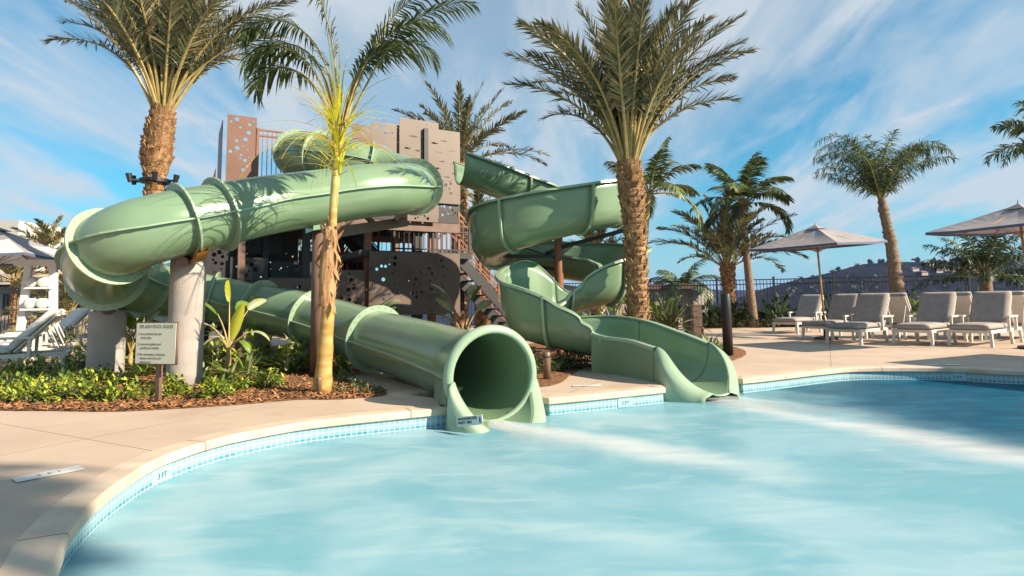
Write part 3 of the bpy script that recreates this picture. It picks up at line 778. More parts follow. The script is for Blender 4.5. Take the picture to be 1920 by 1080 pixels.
# ------------------------------------------------------------------ tower
TO = Vector((-5.6, 11.45, 0)); TA = R(30); TU = Vector((math.cos(TA), math.sin(TA), 0)); TV = Vector((-math.sin(TA), math.cos(TA), 0))
tower = thing('slide_tower', 'brown steel slide tower with perforated panels, railings and stairs behind the tubes', 'tower', tuple(TO), TA); TINV = (Matrix.Translation(TO) @ Matrix.Rotation(TA, 4, 'Z')).inverted()
def hit(px, py, v=0.0):
    """local (u, z) on the tower plane at depth v"""
    d = ray(px, py); o = Vector((0, 0, EYE)); base = TO + TV * v
    s = (base - o).dot(TV) / d.dot(TV); p = o + d * s
    return (p - base).dot(TU), p.z
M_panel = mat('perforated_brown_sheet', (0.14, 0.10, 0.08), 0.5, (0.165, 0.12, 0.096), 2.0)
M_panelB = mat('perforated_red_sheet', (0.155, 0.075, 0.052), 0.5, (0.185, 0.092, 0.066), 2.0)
M_panelShade = mat('perforated_shaded_brown_sheet', (0.10, 0.066, 0.052), 0.5, (0.13, 0.088, 0.07), 2.0)  # brown sheet of the lower panels, tube shadow put into its colour
def circ(x, y, r, n=10): return [(x + r * math.cos(2 * math.pi * i / n), y + r * math.sin(2 * math.pi * i / n)) for i in range(n)]
def fish(x, y, s, d=1):
    P = [(-1, 0.02), (-.7, .16), (-.3, .24), (.1, .2), (.45, .06), (.75, .22), (.7, 0), (.78, -.2), (.45, -.05), (.1, -.17), (-.3, -.2), (-.7, -.12)]
    return [(x + a * s * d, y + b * s) for a, b in P]
def wave(x, y, s):
    P = [(-1, .08), (-.5, -.02), (0, -.05), (.5, -.02), (1, .1), (.5, -.1), (0, -.14), (-.5, -.1)]
    return [(x + a * s, y + b * s) for a, b in P]
def panel(u0, u1, z0, z1, v=0.0, m=None, dens=14, seed=1, fishes=0, cut=None, side=False, band=None, name='perforated_panel'):
    rr = random.Random(seed); w = u1 - u0; h = z1 - z0; loops = [[(0, 0), (w, 0), (w, h), (0, h)]] if not cut else [[(a * w, b * h) for a, b in cut]]
    used = []
    def ok(x, y, r):
        if x - r < 0.03 or x + r > w - 0.03 or y - r < 0.03 or y + r > h - 0.03: return False
        if cut and not (0.12 * w < x and y > 0.35 * h): return False
        return all(math.hypot(x - a, y - b) > r + c + 0.012 for a, b, c in used)
    if fishes:
        for k in range(fishes):
            for _ in range(40):
                x = rr.uniform(.15, w - .15); y = rr.uniform(h * .35, h * .85); s_ = rr.uniform(.075, .125)
                if ok(x, y, s_ * 1.02):
                    used.append((x, y, s_)); loops.append(fish(x, y, s_, rr.choice((1, -1))) if rr.random() < .55 else wave(x, y, s_)); break
    ncl = max(1, dens // 5)
    for k in range(ncl):
        cx = rr.uniform(.1, w - .1); cy = rr.uniform(.1, h - .1) if not fishes else rr.choice((rr.uniform(.06, .3 * h), rr.uniform(h * .87, h - .05)))
        for q in range(7):
            r = rr.choice((.014, .018, .025, .035, .045)); x = rr.gauss(cx, .09); y = rr.gauss(cy, .22 if not fishes else .05)
            if ok(x, y, r): used.append((x, y, r)); loops.append(circ(x, y, r))
    if side: mtx = frame_mat(Vector((v, u0, z0)), (0, 1, 0), (0, 0, 1))
    else: mtx = frame_mat(Vector((u0, v, z0)), (1, 0, 0), (0, 0, 1))
    return curve_mesh(name, loops, 0.006, m or M_panel, tower, mtx)
def ppx(x0, x1, yt, yb, v=0.0, **k):
    u0, zt = hit(x0, yt, v); u1, _ = hit(x1, yt, v); _, zb = hit(x0, yb, v); return panel(u0, u1, zb, zt, v, **k)
def lbox(name, u0, u1, v0, v1, z0, z1, m): mb = MB(); mb.bx(u0, u1, v0, v1, z0, z1); return mb.build(name, m, tower)
def lpost(px, wid, z0, z1, v, m=None, name='post'):
    u, _ = hit(px, 400, v); return lbox(name, u - wid / 2, u + wid / 2, v - wid / 2, v + wid / 2, z0, z1, m or M_brown)
uL, _ = hit(418, 300); uR, _ = hit(862, 300)
ZP = 3.05     # upper platform
ppx(427, 482, 214, 350, 0.0, m=M_panelB, dens=22, seed=3)
panel(0.10, 1.25, 3.25, hit(418, 222)[1], uL - 0.02, m=M_panelB, dens=24, seed=5, side=True)
panel(1.35, 2.5, 2.9, 4.0, uL - 0.05, m=M_panelB, dens=14, seed=6, side=True)
ppx(697, 754, 228, 345, 0.03, dens=16, seed=11, fishes=5)
ppx(749, 822, 220, 405, -0.03, dens=26, seed=12, fishes=9)
ppx(803, 862, 240, 379, -0.10, dens=24, seed=13, fishes=12)
ppx(764, 821, 379, 414, -0.05, dens=22, seed=14)
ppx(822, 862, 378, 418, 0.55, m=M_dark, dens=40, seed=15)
ppx(660, 700, 232, 340, 2.0, m=M_brown, dens=30, seed=16)
ppx(560, 640, 300, 340, 2.0, m=M_brown, dens=30, seed=17)
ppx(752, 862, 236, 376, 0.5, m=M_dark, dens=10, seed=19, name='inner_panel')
lpost(798, 0.10, 3.2, hit(798, 243)[1], -0.065, M_dark)
# upper platform, beams
lbox('upper_platform', uL, uR, 0.05, 2.9, ZP - 0.16, ZP, M_dark)
lbox('platform_beam', uL, uR, 0.06, 0.16, ZP - 0.38, ZP - 0.165, M_brown)
lbox('platform_beam', uL, uR, 2.75, 2.88, ZP - 0.38, ZP - 0.165, M_brown)
# railing on the upper platform
def railing(u0, u1, z0, z1, v, m, n, name='railing', zs=None):
    mb = MB(); s0 = zs[0] if zs else 0; s1 = zs[1] if zs else 0
    P = lambda f, z, s=None: Vector((u0 + (u1 - u0) * f, v, z + s0 + (s1 - s0) * f))
    for z in (z0 + 0.06, z1, z1 - 0.12): mb.bar(P(0, z), P(1, z), 0.035, 0.035)
    for i in range(n + 1): mb.bar(P(i / n, z0 + 0.06), P(i / n, z1), 0.014, 0.014, up=Vector((0, 1, 0)))
    for f in (0, 0.5, 1): mb.bar(P(f, z0), P(f, z1 + 0.03), 0.05, 0.05, up=Vector((0, 1, 0)))
    return mb.build(name, m, tower)
u0, z1 = hit(484, 243); u1, _ = hit(697, 262); railing(u0, u1, ZP + 0.1, z1, 0.0, M_rust, 26)
railing(u0, uR, ZP, ZP + 1.1, 2.85, M_rust, 40)
# lower level: landing, posts, panels
ZM = hit(750, 470, 0)[1]
uM, _ = hit(742, 470); lbox('middle_landing', uM - 0.8, uR + 0.35, 0.1, 2.2, ZM - 0.14, ZM, M_dark)
railing(uM, uR + 0.3, ZM, ZM + 0.62, 0.12, M_dark, 16)
railing(uM, uR + 0.3, ZM, ZM + 0.9, 2.15, M_rust, 16)
for px, wd, v, m in ((392, .14, 0.1, M_dark), (432, .16, 1.2, M_dark), (455, .13, 0.1, M_brown), (474, .13, 2.7, M_brown), (500, .12, 1.3, M_dark), (575, .15, 0.4, M_dark), (690, .14, 0.25, M_rust), (741, .14, 0.5, M_rust), (782, .20, 0.3, M_dark), (809, .15, 0.32, M_rust), (856, .14, 2.5, M_rust), (640, .14, 2.6, M_brown)):
    lpost(px, wd, 0, ZP - 0.17, v, m)
ppx(394, 432, 452, 560, 0.25, m=M_dark, dens=40, seed=21)  # the near-black on these low panels stands for shade from the main tube
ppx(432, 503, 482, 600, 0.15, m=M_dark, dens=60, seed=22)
ppx(380, 560, 430, 620, 2.4, m=M_dark, dens=110, seed=42)  # this screen and the next are added to darken the shaded space
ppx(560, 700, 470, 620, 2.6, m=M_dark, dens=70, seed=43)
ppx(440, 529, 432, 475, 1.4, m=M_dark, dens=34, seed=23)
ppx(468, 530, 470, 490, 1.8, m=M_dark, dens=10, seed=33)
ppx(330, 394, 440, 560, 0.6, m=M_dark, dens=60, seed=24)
ppx(508, 590, 490, 523, 0.9, m=M_dark, dens=40, seed=25)
ppx(503, 592, 521, 600, 0.1, m=M_panelShade, dens=44, seed=26)
ppx(628, 684, 506, 610, 0.1, m=M_panelShade, dens=34, seed=27)
ppx(692, 862, 471, 592, 0.05, m=M_panelShade, dens=90, seed=28)
ppx(560, 640, 400, 436, 1.6, m=M_dark, dens=30, seed=29)
ppx(640, 760, 404, 440, 1.6, m=M_dark, dens=44, seed=30)
ppx(820, 870, 470, 590, 1.6, m=M_dark, dens=20, seed=31)
panel(0.3, 2.8, 0.8, ZM, uR + 0.02, m=M_dark, dens=30, seed=32, side=True)
# stair flights
def stairs(u0, z0, u1, z1, v0, v1, n, m=M_dark, rail=True):
    mb = MB()
    for v in (v0, v1): mb.bar((u0, v, z0 - 0.1), (u1, v, z1 - 0.1), 0.05, 0.26)
    for i in range(n):
        f = (i + .5) / n; mb.bx(u0 + (u1 - u0) * f - abs(u1 - u0) / n * .5, u0 + (u1 - u0) * f + abs(u1 - u0) / n * .5, v0 + .03, v1 - .03, z0 + (z1 - z0) * f - .02, z0 + (z1 - z0) * f + .015)
    mb.build('stair_flight', m, tower)
    if rail:
        for v in (v0, v1):
            rb = MB()
            for h, w in ((1.0, .04), (0.85, .03), (0.15, .03)): rb.bar((u0, v, z0 + h), (u1, v, z1 + h), w, w)
            k = int(abs(u1 - u0) / 0.12)
            for i in range(k + 1):
                f = i / k; x = u0 + (u1 - u0) * f; z = z0 + (z1 - z0) * f; rb.bar((x, v, z + .15), (x, v, z + 1.0), 0.014, 0.014, up=Vector((0, 1, 0)))
            for f in (0, .5, 1): x = u0 + (u1 - u0) * f; z = z0 + (z1 - z0) * f; rb.bar((x, v, z - .1), (x, v, z + 1.03), 0.05, 0.05, up=Vector((0, 1, 0)))
            rb.build('stair_railing', M_rust, tower)
stairs(uR + 0.1, ZM, uR + 2.3, 0.0, 0.3, 1.35, 12)
stairs(hit(640, 450, 1.9)[0], ZP, uM, ZM, 1.3, 2.3, 7)
stairs(hit(620, 520, 1.9)[0], 0.6, uM, ZM, 2.3, 3.2, 7, rail=True)
# light brown beam carrying the tube
a = W(626, 436, 9.2); b = W(758, 416, 10.6)
mb = MB(); mb.bar(a, b, 0.16, 0.17); mb.bar(W(685, 404, 9.7), W(706, 424, 10.0), 0.07, 0.07); o = mb.build('support_beam', M_panel, None); o.data.transform(TINV); o.parent = tower
mb = MB(); q = TP[near_i(757, 354, 9.4)]; mb.bar(Vector((q.x, q.y, q.z - RT)), Vector((b.x - .1, b.y - .2, b.z)), 0.1, 0.1); o = mb.build('support_bracket', M_brown, None); o.data.transform(TINV); o.parent = tower
# ------------------------------------------------------------------ foliage materials
def lm(name, c1, c2, rough=0.42, sub=0.25, ns=9): return mat(name, c1, rough, c2, ns, sub=sub, lo=0.4, hi=0.62)
L_date = [lm('date_leaf_olive', (0.10, 0.12, 0.05), (0.16, 0.17, 0.075)), lm('date_leaf_tan', (0.30, 0.23, 0.12), (0.22, 0.18, 0.09)), lm('date_leaf_dark', (0.045, 0.06, 0.03), (0.08, 0.09, 0.045))]
L_king = [lm('king_leaf_green', (0.05, 0.095, 0.02), (0.10, 0.15, 0.035)), lm('king_leaf_light', (0.16, 0.19, 0.05), (0.24, 0.24, 0.08)), lm('king_leaf_dark', (0.025, 0.045, 0.018), (0.05, 0.075, 0.028))]
L_yel = [lm('young_leaf_yellow', (0.80, 0.70, 0.05), (0.62, 0.60, 0.05), sub=0.4), lm('young_leaf_lime', (0.50, 0.56, 0.05), (0.7, 0.66, 0.08), sub=0.4), lm('young_leaf_straw', (0.58, 0.46, 0.16), (0.45, 0.34, 0.1), sub=0.4)]
L_shrub = [lm('shrub_leaf_lime', (0.50, 0.50, 0.06), (0.36, 0.42, 0.05)), lm('shrub_leaf_green', (0.12, 0.21, 0.03), (0.2, 0.29, 0.045)), lm('shrub_leaf_dark', (0.025, 0.055, 0.018), (0.05, 0.09, 0.025))]
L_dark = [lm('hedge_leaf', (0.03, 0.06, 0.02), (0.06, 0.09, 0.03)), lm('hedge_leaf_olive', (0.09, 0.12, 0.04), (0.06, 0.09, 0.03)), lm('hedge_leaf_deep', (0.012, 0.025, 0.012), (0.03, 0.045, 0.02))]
L_ban = [lm('banana_leaf', (0.10, 0.20, 0.03), (0.20, 0.30, 0.04), sub=0.35, ns=4), lm('banana_leaf_yellow', (0.45, 0.47, 0.04), (0.55, 0.52, 0.06), sub=0.5, ns=4), lm('banana_leaf_pale', (0.42, 0.44, 0.26), (0.32, 0.36, 0.18), sub=0.3)]
M_stalk = mat('frond_stalk', (0.26, 0.20, 0.065), 0.5, (0.38, 0.28, 0.11), 10)
M_stalkd = mat('frond_stalk_green', (0.20, 0.22, 0.07), 0.5, (0.30, 0.27, 0.10), 10)
M_boot = mat('date_trunk_bark', (0.15, 0.070, 0.030), 0.9, (0.40, 0.23, 0.11), 9, bump=0.8, bscale=45, detail=8)
M_ring = mat('ringed_trunk_bark', (0.34, 0.22, 0.10), 0.8, (0.56, 0.40, 0.17), 7, bump=0.5, bscale=50, stretch=(1, 1, 3))
M_husk = mat('old_leaf_sheath', (0.33, 0.16, 0.07), 0.9, (0.50, 0.30, 0.15), 9, bump=0.8, bscale=60, stretch=(3, 3, .6))
M_sheath = mat('crownshaft_green', (0.40, 0.30, 0.10), 0.5, (0.52, 0.44, 0.16), 6)
M_greyb = mat('grey_brown_bark', (0.13, 0.09, 0.065), 0.9, (0.30, 0.20, 0.13), 12, bump=0.8, bscale=50, stretch=(1, 1, 2.5))

def frond(parent, base, az, elev, L, bend, nl, ll, style='date', mats=None, wd=0.022, twist=0.0, t0=0.22, side_curve=0.0, stalk=0.016, bexp=1.4, rr=None, name='frond', weights=(5, 3, 3)):
    rr = rr or random
    mb = MB(); NS = 14; pts = [Vector(base)]; T = []
    for i in range(NS + 1):
        t = i / NS; e = elev - bend * t ** bexp; a = az + side_curve * t * t
        d = Vector((math.cos(e) * math.cos(a), math.cos(e) * math.sin(a), math.sin(e))); T.append(d)
        if i < NS: pts.append(pts[-1] + d * (L / NS))
    mb.tube(pts, [stalk * (1.5 * (1 - i / NS) ** 0.8 + 0.12) for i in range(NS + 1)], 5, 3, cap=False)
    for i in range(nl):
        tt = (i + 0.5 * rr.random()) / nl; t = t0 + (1 - t0) * tt; q = t * NS; k = min(int(q), NS - 1); f = q - k
        p = pts[k].lerp(pts[k + 1], f); d = T[k].lerp(T[k + 1], f).normalized()
        S = Vector((0, 0, 1)).cross(d)
        if S.length < .05: S = Vector((-math.sin(az), math.cos(az), 0))
        S.normalize(); Nn = d.cross(S)
        if twist: S, Nn = S * math.cos(twist * t) + Nn * math.sin(twist * t), Nn * math.cos(twist * t) - S * math.sin(twist * t)
        prof = (math.sin(math.pi * min(1, 0.14 + 0.80 * tt))) ** 0.6
        for sg in (1, -1):
            l_ = ll * prof * rr.uniform(.82, 1.1)
            if style == 'date':
                ang = R(56 - 30 * tt + rr.uniform(-13, 13)); lift = R(rr.choice((5, 25, 50)) + rr.uniform(-14, 14)); dr = 0.06
            elif style == 'king':
                ang = R(66 - 28 * tt + rr.uniform(-6, 6)); lift = R(12 + rr.uniform(-6, 6)); dr = 0.30
            else:   # feathery queen palm
                ang = R(70 - 25 * tt + rr.uniform(-14, 14)); lift = R(rr.choice((-30, 0, 35, 60)) + rr.uniform(-12, 12)); dr = 0.42
            D = (d * math.cos(ang) + (S * sg * math.cos(lift) + Nn * math.sin(lift)) * math.sin(ang)).normalized()
            m = rr.choices((0, 1, 2), weights)[0]
            mb.leaf(p, D, (Nn + S * sg * 0.4 * rr.uniform(-1, 1)).normalized(), l_, wd * rr.uniform(.8, 1.25) * 2, m, dr)
    o = mb.build(name, (mats or L_date) + [M_stalk if style != 'queen' else M_stalkd], None)
    o.location = -parent.location; o.data.transform(Matrix.Translation(-parent.location)); o.location = (0, 0, 0); o.parent = parent
    return o

def crown(parent, c, n, L, e_hi, e_lo, bend, nl, ll, style, mats, seed, wd=0.022, r0=0.08, az0=None, stalk=0.016, extra=(), t0=0.22, weights=(5, 3, 3), bias=None):
    rr = random.Random(seed)
    for i in range(n):
        f = i / max(1, n - 1); az = i * 2.39996 + rr.uniform(-.25, .25); e = e_hi + (e_lo - e_hi) * f ** 0.9 + rr.uniform(-.07, .07)
        b = bend * (0.55 + 0.75 * f) * rr.uniform(.8, 1.2)
        if bias and math.cos(az - bias[0]) > 0: az = az + 0.0
        frond(parent, c + Vector((math.cos(az), math.sin(az), 0)) * r0 * (0.3 + f) - Vector((0, 0, 0.35 * f * r0 * 4)), az, e, L * rr.uniform(.82, 1.08) * (0.85 + .15 * f), b, nl, ll, style, mats, wd, rr.uniform(-.5, .5), bexp=(2.6 if style == 'queen' else 1.4), side_curve=rr.uniform(-.25, .25), stalk=stalk, rr=rr, t0=t0, weights=weights)
    for az, e, l_, b in extra: frond(parent, c, az, e, l_, b, nl, ll, style, mats, wd, 0, bexp=(2.6 if style == 'queen' else 1.4), rr=rr, stalk=stalk, t0=t0, weights=weights)

def tpart(mb, name, m, th, smooth=True):
    o = mb.build(name, m, None, smooth=smooth); o.data.transform(Matrix.Translation(-th.location)); o.parent = th; return o
def date_trunk(th, pts, rads, seed=1, stub=1.0):
    rr = random.Random(seed); cp = [Vector(p[:3]) for p in catmull([tuple(p) + (r,) for p, r in zip(pts, rads)], 8)]; cr = [p[3] for p in catmull([tuple(p) + (r,) for p, r in zip(pts, rads)], 8)]
    mb = MB(); mb.tube(cp, [r * .93 for r in cr], 18)
    L = sum((cp[i + 1] - cp[i]).length for i in range(len(cp) - 1)); rows = int(L / 0.085); 
    for k in range(rows):
        f = (k + .5) / rows * (len(cp) - 1); i = min(int(f), len(cp) - 2); q = f - i; c = cp[i].lerp(cp[i + 1], q); r = cr[i] + (cr[i + 1] - cr[i]) * q
        ax = (cp[i + 1] - cp[i]).normalized(); n = 9
        for j in range(n):
            a = 2 * math.pi * (j + .5 * (k % 2)) / n + rr.uniform(-.09, .09); rd = Vector((math.cos(a), math.sin(a), 0)); sd = ax.cross(rd).normalized()
            up = (ax * 0.9 + rd * rr.uniform(.2, .6) * stub).normalized(); h = 0.085 * rr.choice((.5, .9, 1.0, 1.3, 1.7)) * rr.uniform(.8, 1.2) * (r / .27) ** .5; w = math.pi * r / n * rr.uniform(.75, 1.0)
            p = c + rd * r * .86; tp = p + up * h + rd * .02 * stub * rr.random()
            th_ = rd * 0.035 * stub
            mb.add([p - sd * w - ax * .03, p + sd * w - ax * .03, p + sd * w * .9 + th_, p - sd * w * .9 + th_, tp - sd * w * .55 + th_ * .8, tp + sd * w * .55 + th_ * .8, tp - sd * w * .5, tp + sd * w * .5],
                   [(0, 1, 2, 3), (3, 2, 5, 4), (4, 5, 7, 6), (0, 3, 4, 6), (1, 7, 5, 2)], 0)
    # loose fibres
    for k in range(int(rows * 5)):
        f = rr.random() * (len(cp) - 1); i = min(int(f), len(cp) - 2); c = cp[i].lerp(cp[i + 1], f - i); r = cr[i]; a = rr.uniform(0, 6.28); rd = Vector((math.cos(a), math.sin(a), 0))
        mb.leaf(c + rd * r * .95, (rd * .7 + Vector((rr.uniform(-.6, .6), rr.uniform(-.6, .6), rr.uniform(-.4, 1)))).normalized(), rd, rr.uniform(.05, .12) * stub, .012, 1)
    return tpart(mb, 'trunk', [M_boot, M_stalk], th, smooth=False)
def smooth_trunk(th, pts, rads, m, seed=2, rings=0.012, n=16, name='trunk', step=0.05):
    rr = random.Random(seed); cp = catmull([tuple(p) + (r,) for p, r in zip(pts, rads)], 8); P = [Vector(p[:3]) for p in cp]; Rr = [p[3] for p in cp]
    Q = []; RQ = []; 
    for i in range(len(P) - 1):
        k = max(1, int((P[i + 1] - P[i]).length / step))
        for j in range(k):
            f = j / k; Q.append(P[i].lerp(P[i + 1], f)); RQ.append((Rr[i] + (Rr[i + 1] - Rr[i]) * f) * (1 + (rings * 4 if rr.random() < .3 else 0) + rr.uniform(-rings, rings)))
    Q.append(P[-1]); RQ.append(Rr[-1]); mb = MB(); mb.tube(Q, RQ, n); return tpart(mb, name, m, th)

def palm(name, label, base, group='palm trees around the slides and the pool'):
    return thing(name, label, 'palm', tuple(base), 0, group)

# --- left date palm (behind the tube's outer bend)
b = GX(291, 10.2, 0); p = palm('date_palm', 'tall date palm with a thick shaggy trunk rising behind the left bend of the tube', b)
t1 = W(291, 360, 10.2); t2 = W(293, 300, 10.2); t3 = W(299, 250, 10.2); t4 = W(306, 205, 10.2)
date_trunk(p, [b, t1, t2, t3, t4], [.17, .165, .225, .215, .15], 3, stub=.8)
cA = W(306, 205, 10.2)
crown(p, cA, 44, 3.0, R(89), R(66), R(52), 72, .42, 'date', L_date, 21, wd=.012, r0=.09, t0=.30, stalk=.021, extra=[(R(178), R(70), 3.4, R(52)), (R(172), R(62), 3.2, R(42)), (R(5), R(64), 3.2, R(55)), (R(-6), R(72), 3.3, R(48)), (R(185), R(76), 3.4, R(40)), (R(2), R(56), 2.6, R(60))], weights=(5, 3, 3))
# --- big date palm right of centre
b = GX(1196, 9.6, 0); p = palm('date_palm', 'large date palm with full grey green crown in the middle, behind the open flume outlet', b)
date_trunk(p, [b, W(1194, 540, 9.6), W(1190, 430, 9.6), W(1182, 340, 9.6), W(1178, 300, 9.6)], [.19, .175, .18, .205, .14], 5, stub=.75)
cB = W(1178, 300, 9.6)
crown(p, cB, 50, 2.85, R(89), R(66), R(54), 72, .40, 'date', L_date, 33, wd=.013, r0=.09, t0=.30, stalk=.021, extra=[(R(180), R(56), 2.5, R(58)), (R(172), R(62), 2.9, R(46)), (R(186), R(68), 3.0, R(40)), (R(0), R(52), 2.2, R(62)), (R(-8), R(62), 2.8, R(46)), (R(8), R(58), 2.8, R(40)), (R(-3), R(70), 3.0, R(44))], weights=(5, 4, 3))
# --- date palm behind the tower
b = GX(862, 18, 0); p = palm('date_palm', 'bushy date palm whose crown shows above and right of the tower', b)
date_trunk(p, [b, W(862, 400, 18), W(860, 300, 18)], [.26, .24, .2], 6, stub=.8)
crown(p, W(862, 300, 18), 30, 2.9, R(84), R(8), R(46), 44, .36, 'date', L_date, 41, wd=.021, r0=.12)
# --- young palm low behind the flume, left part
b = GX(905, 17, 0); p = palm('date_palm', 'low date palm seen between the tower and the spiral flume', b)
date_trunk(p, [b, W(905, 420, 17)], [.2, .18], 7)
crown(p, W(905, 425, 17), 16, 1.5, R(80), R(0), R(55), 34, .3, 'date', L_date, 43, wd=.022, r0=.1)
b = GX(1120, 17.5, 0); p = palm('date_palm', 'date palm showing below the flume turn, left of the big palm trunk', b)
date_trunk(p, [b, W(1120, 470, 17.5)], [.2, .18], 8)
crown(p, W(1120, 470, 17.5), 18, 1.5, R(80), R(0), R(60), 34, .3, 'date', L_date, 44, wd=.022, r0=.1)

# --- king palm in front of the tube
b = G(604, 738); Yk = b.y; p = palm('king_palm', 'slender king palm with golden ringed trunk and yellow new leaves in front of the tube', b)
smooth_trunk(p, [b, W(611, 640, Yk), W(618, 540, Yk), W(621, 470, Yk), W(625, 390, Yk)], [.105, .08, .072, .058, .045], mat('golden_trunk', (0.38, 0.19, 0.035), 0.7, (0.48, 0.33, 0.12), 5, bump=.3, bscale=50, stretch=(1, 1, 3)), 4, .02, 20)
hb = MB(); rr = random.Random(4)
hb.tube([W(612, 575, Yk), W(613, 560, Yk), W(616, 500, Yk), W(619, 450, Yk), W(621, 425, Yk)], [.085, .098, .10, .085, .062], 14, 0)
for k in range(90):
    q = rr.random(); c = W(612 + 9 * q, 575 - 150 * q, Yk); a = rr.uniform(0, 6.28); rd = Vector((math.cos(a), math.sin(a), 0))
    hb.leaf(c + rd * .08, (rd * .35 + Vector((rr.uniform(-.4, .4), rr.uniform(-.4, .4), rr.choice((-1, -.8, 1))))).normalized(), rd, rr.uniform(.08, .22), .05, 0, .1)
tpart(hb, 'leaf_sheath', [M_husk], p, smooth=False)
smooth_trunk(p, [W(624, 400, Yk), W(628, 350, Yk), W(632, 300, Yk), W(636, 262, Yk)], [.045, .048, .042, .025], M_sheath, 5, .01, 14, 'crownshaft')
cK = W(634, 275, Yk)
for az, e, l_, bd in ((R(165), R(80), 2.35, R(195)), (R(190), R(78), 2.1, R(200)), (R(178), R(84), 2.5, R(170)), (R(200), R(88), 2.6, R(60)), (R(172), R(72), 1.9, R(190)), (R(-6), R(76), 2.4, R(150)), (R(20), R(80), 2.3, R(170)), (R(0), R(82), 2.0, R(185)), (R(8), R(68), 2.7, R(80)), (R(4), R(74), 2.9, R(90))):
    frond(p, cK, az, e, l_, bd, 46, .50, 'king', L_king, wd=.013, stalk=.011, t0=.42, weights=(4, 3, 3), bexp=2.6, rr=random.Random(int(az * 100)))
yb = MB(); rr = random.Random(9)
for k in range(120):      # the burst of thin yellow new leaves below the crown
    q = rr.random() ** .8; c = W(632 + rr.uniform(-5, 5), 335 - 110 * q, Yk); a = rr.uniform(0, 6.28); e = R(rr.uniform(20, 86)); d = Vector((math.cos(e) * math.cos(a), math.cos(e) * math.sin(a), math.sin(e)))
    L = rr.uniform(.4, 1.1); k_ = 6; prv = c; dd = d
    for s_ in range(k_):
        nx_ = prv + dd * (L / k_); w = .026 * (1 - s_ / k_) + .005; sd = dd.cross(Vector((0, 0, 1))).normalized() * w * .5; yb.add([prv - sd, prv + sd, nx_ + sd * .8, nx_ - sd * .8], [(0, 1, 2, 3)], rr.choice((0, 0, 1, 2))); prv = nx_; dd = (dd - Vector((0, 0, .20))).normalized()
for k in range(12):    # long thin hanging strands
    a = rr.uniform(0, 6.28); c = W(632, 290, Yk); prv = c; dd = Vector((math.cos(a) * .45, math.sin(a) * .45, .55)).normalized(); L = rr.uniform(.9, 1.35)
    P_ = [c]
    for s_ in range(10): dd = (dd - Vector((0, 0, .24))).normalized(); prv = prv + dd * L / 10; P_.append(prv)
    yb.tube(P_, [.007 * (1 - s_ / 13) for s_ in range(11)], 4, rr.choice((0, 2)), cap=False)
tpart(yb, 'young_leaves', L_yel, p, smooth=False)

# --- palms along the back
b = GX(1200, 16, 0); p = palm('king_palm', 'king palm partly hidden behind the big date palm trunk', b)
smooth_trunk(p, [b, W(1207, 470, 16), W(1216, 362, 16)], [.13, .1, .07], M_ring)
crown(p, W(1217, 362, 16), 14, 1.9, R(82), R(5), R(72), 34, .5, 'king', L_king, 51, wd=.026, r0=.03, t0=.2)
b = GX(1368, 20.8, 0); p = palm('date_palm', 'small multi stalked date palm in front of the fence, left of the slim king palm', b)
date_trunk(p, [b, W(1366, 540, 20.8), W(1364, 495, 20.8)], [.22, .22, .25], 9)
crown(p, W(1362, 492, 20.8), 30, 3.0, R(86), R(26), R(52), 46, .42, 'date', L_date, 52, wd=.026, r0=.14, weights=(6, 2, 3))
b = GX(1414, 20.2, 0); p = palm('king_palm', 'slim king palm with arching fronds beside the small date palm', b)
smooth_trunk(p, [b, W(1404, 520, 20.2), W(1396, 440, 20.2), W(1393, 375, 20.2)], [.16, .13, .10, .06], M_greyb)
crown(p, W(1393, 382, 20.2), 15, 2.2, R(84), R(10), R(82), 40, .6, 'king', L_king, 55, wd=.03, r0=.03, t0=.18)
b = GX(1690, 19.2, 0); p = palm('queen_palm', 'queen palm with a wind blown forked crown behind the sun loungers', b)
smooth_trunk(p, [b, W(1683, 550, 19.2), W(1671, 460, 19.2), W(1658, 400, 19.2), W(1652, 368, 19.2)], [.21, .20, .17, .14, .10], M_greyb, 6, .05, 16)
cQ = W(1652, 372, 19.2)
crown(p, cQ, 14, 2.7, R(86), R(54), R(80), 66, .50, 'queen', L_king, 61, wd=.013, r0=.04, t0=.12,
      extra=[(R(182), R(74), 3.5, R(150)), (R(175), R(70), 3.3, R(165)), (R(186), R(64), 3.0, R(150)), (R(178), R(58), 2.9, R(120)), (R(170), R(68), 2.8, R(140)), (R(3), R(64), 3.5, R(130)), (R(-5), R(60), 3.3, R(130)), (R(6), R(55), 3.3, R(90)), (R(10), R(68), 3.1, R(150)), (R(183), R(44), 2.6, R(95)), (R(176), R(36), 2.3, R(60)), (R(0), R(50), 2.4, R(80)), (R(190), R(30), 2.0, R(50)), (R(174), R(78), 3.1, R(150)), (R(2), R(72), 2.9, R(150))], weights=(4, 3, 5))
# palms standing behind the camera position on the right: their fronds shade the deck and the pool
for (x, y, h_, lab, sd) in ((11.5, -2.9, 9.5, 'tall king palm on the near right deck outside the picture', 91),):
    b = Vector((x - (.6 if h_ > 8 else 0), y, 0)); p = palm('king_palm', lab, b); tp = Vector((x - .3, y + .1, h_)); smooth_trunk(p, [b, b.lerp(tp, .5), tp], [.16, .12, .09], M_ring)
    crown(p, tp, 14 if h_ > 8 else 17, 1.35 if h_ > 8 else 2.5, R(84), R(-8), R(85), 34, .5, 'king', L_king, sd, wd=.03, r0=.03, t0=.15)
b = GX(1846, 19.0, 0); p = palm('queen_palm', 'dark bushy palm under the right hand parasol', b)
smooth_trunk(p, [b, W(1850, 560, 19), W(1846, 500, 19)], [.2, .18, .15], M_greyb)
crown(p, W(1846, 510, 19), 24, 1.9, R(84), R(0), R(52), 44, .42, 'queen', L_dark, 63, wd=.02, r0=.1, weights=(6, 2, 4))
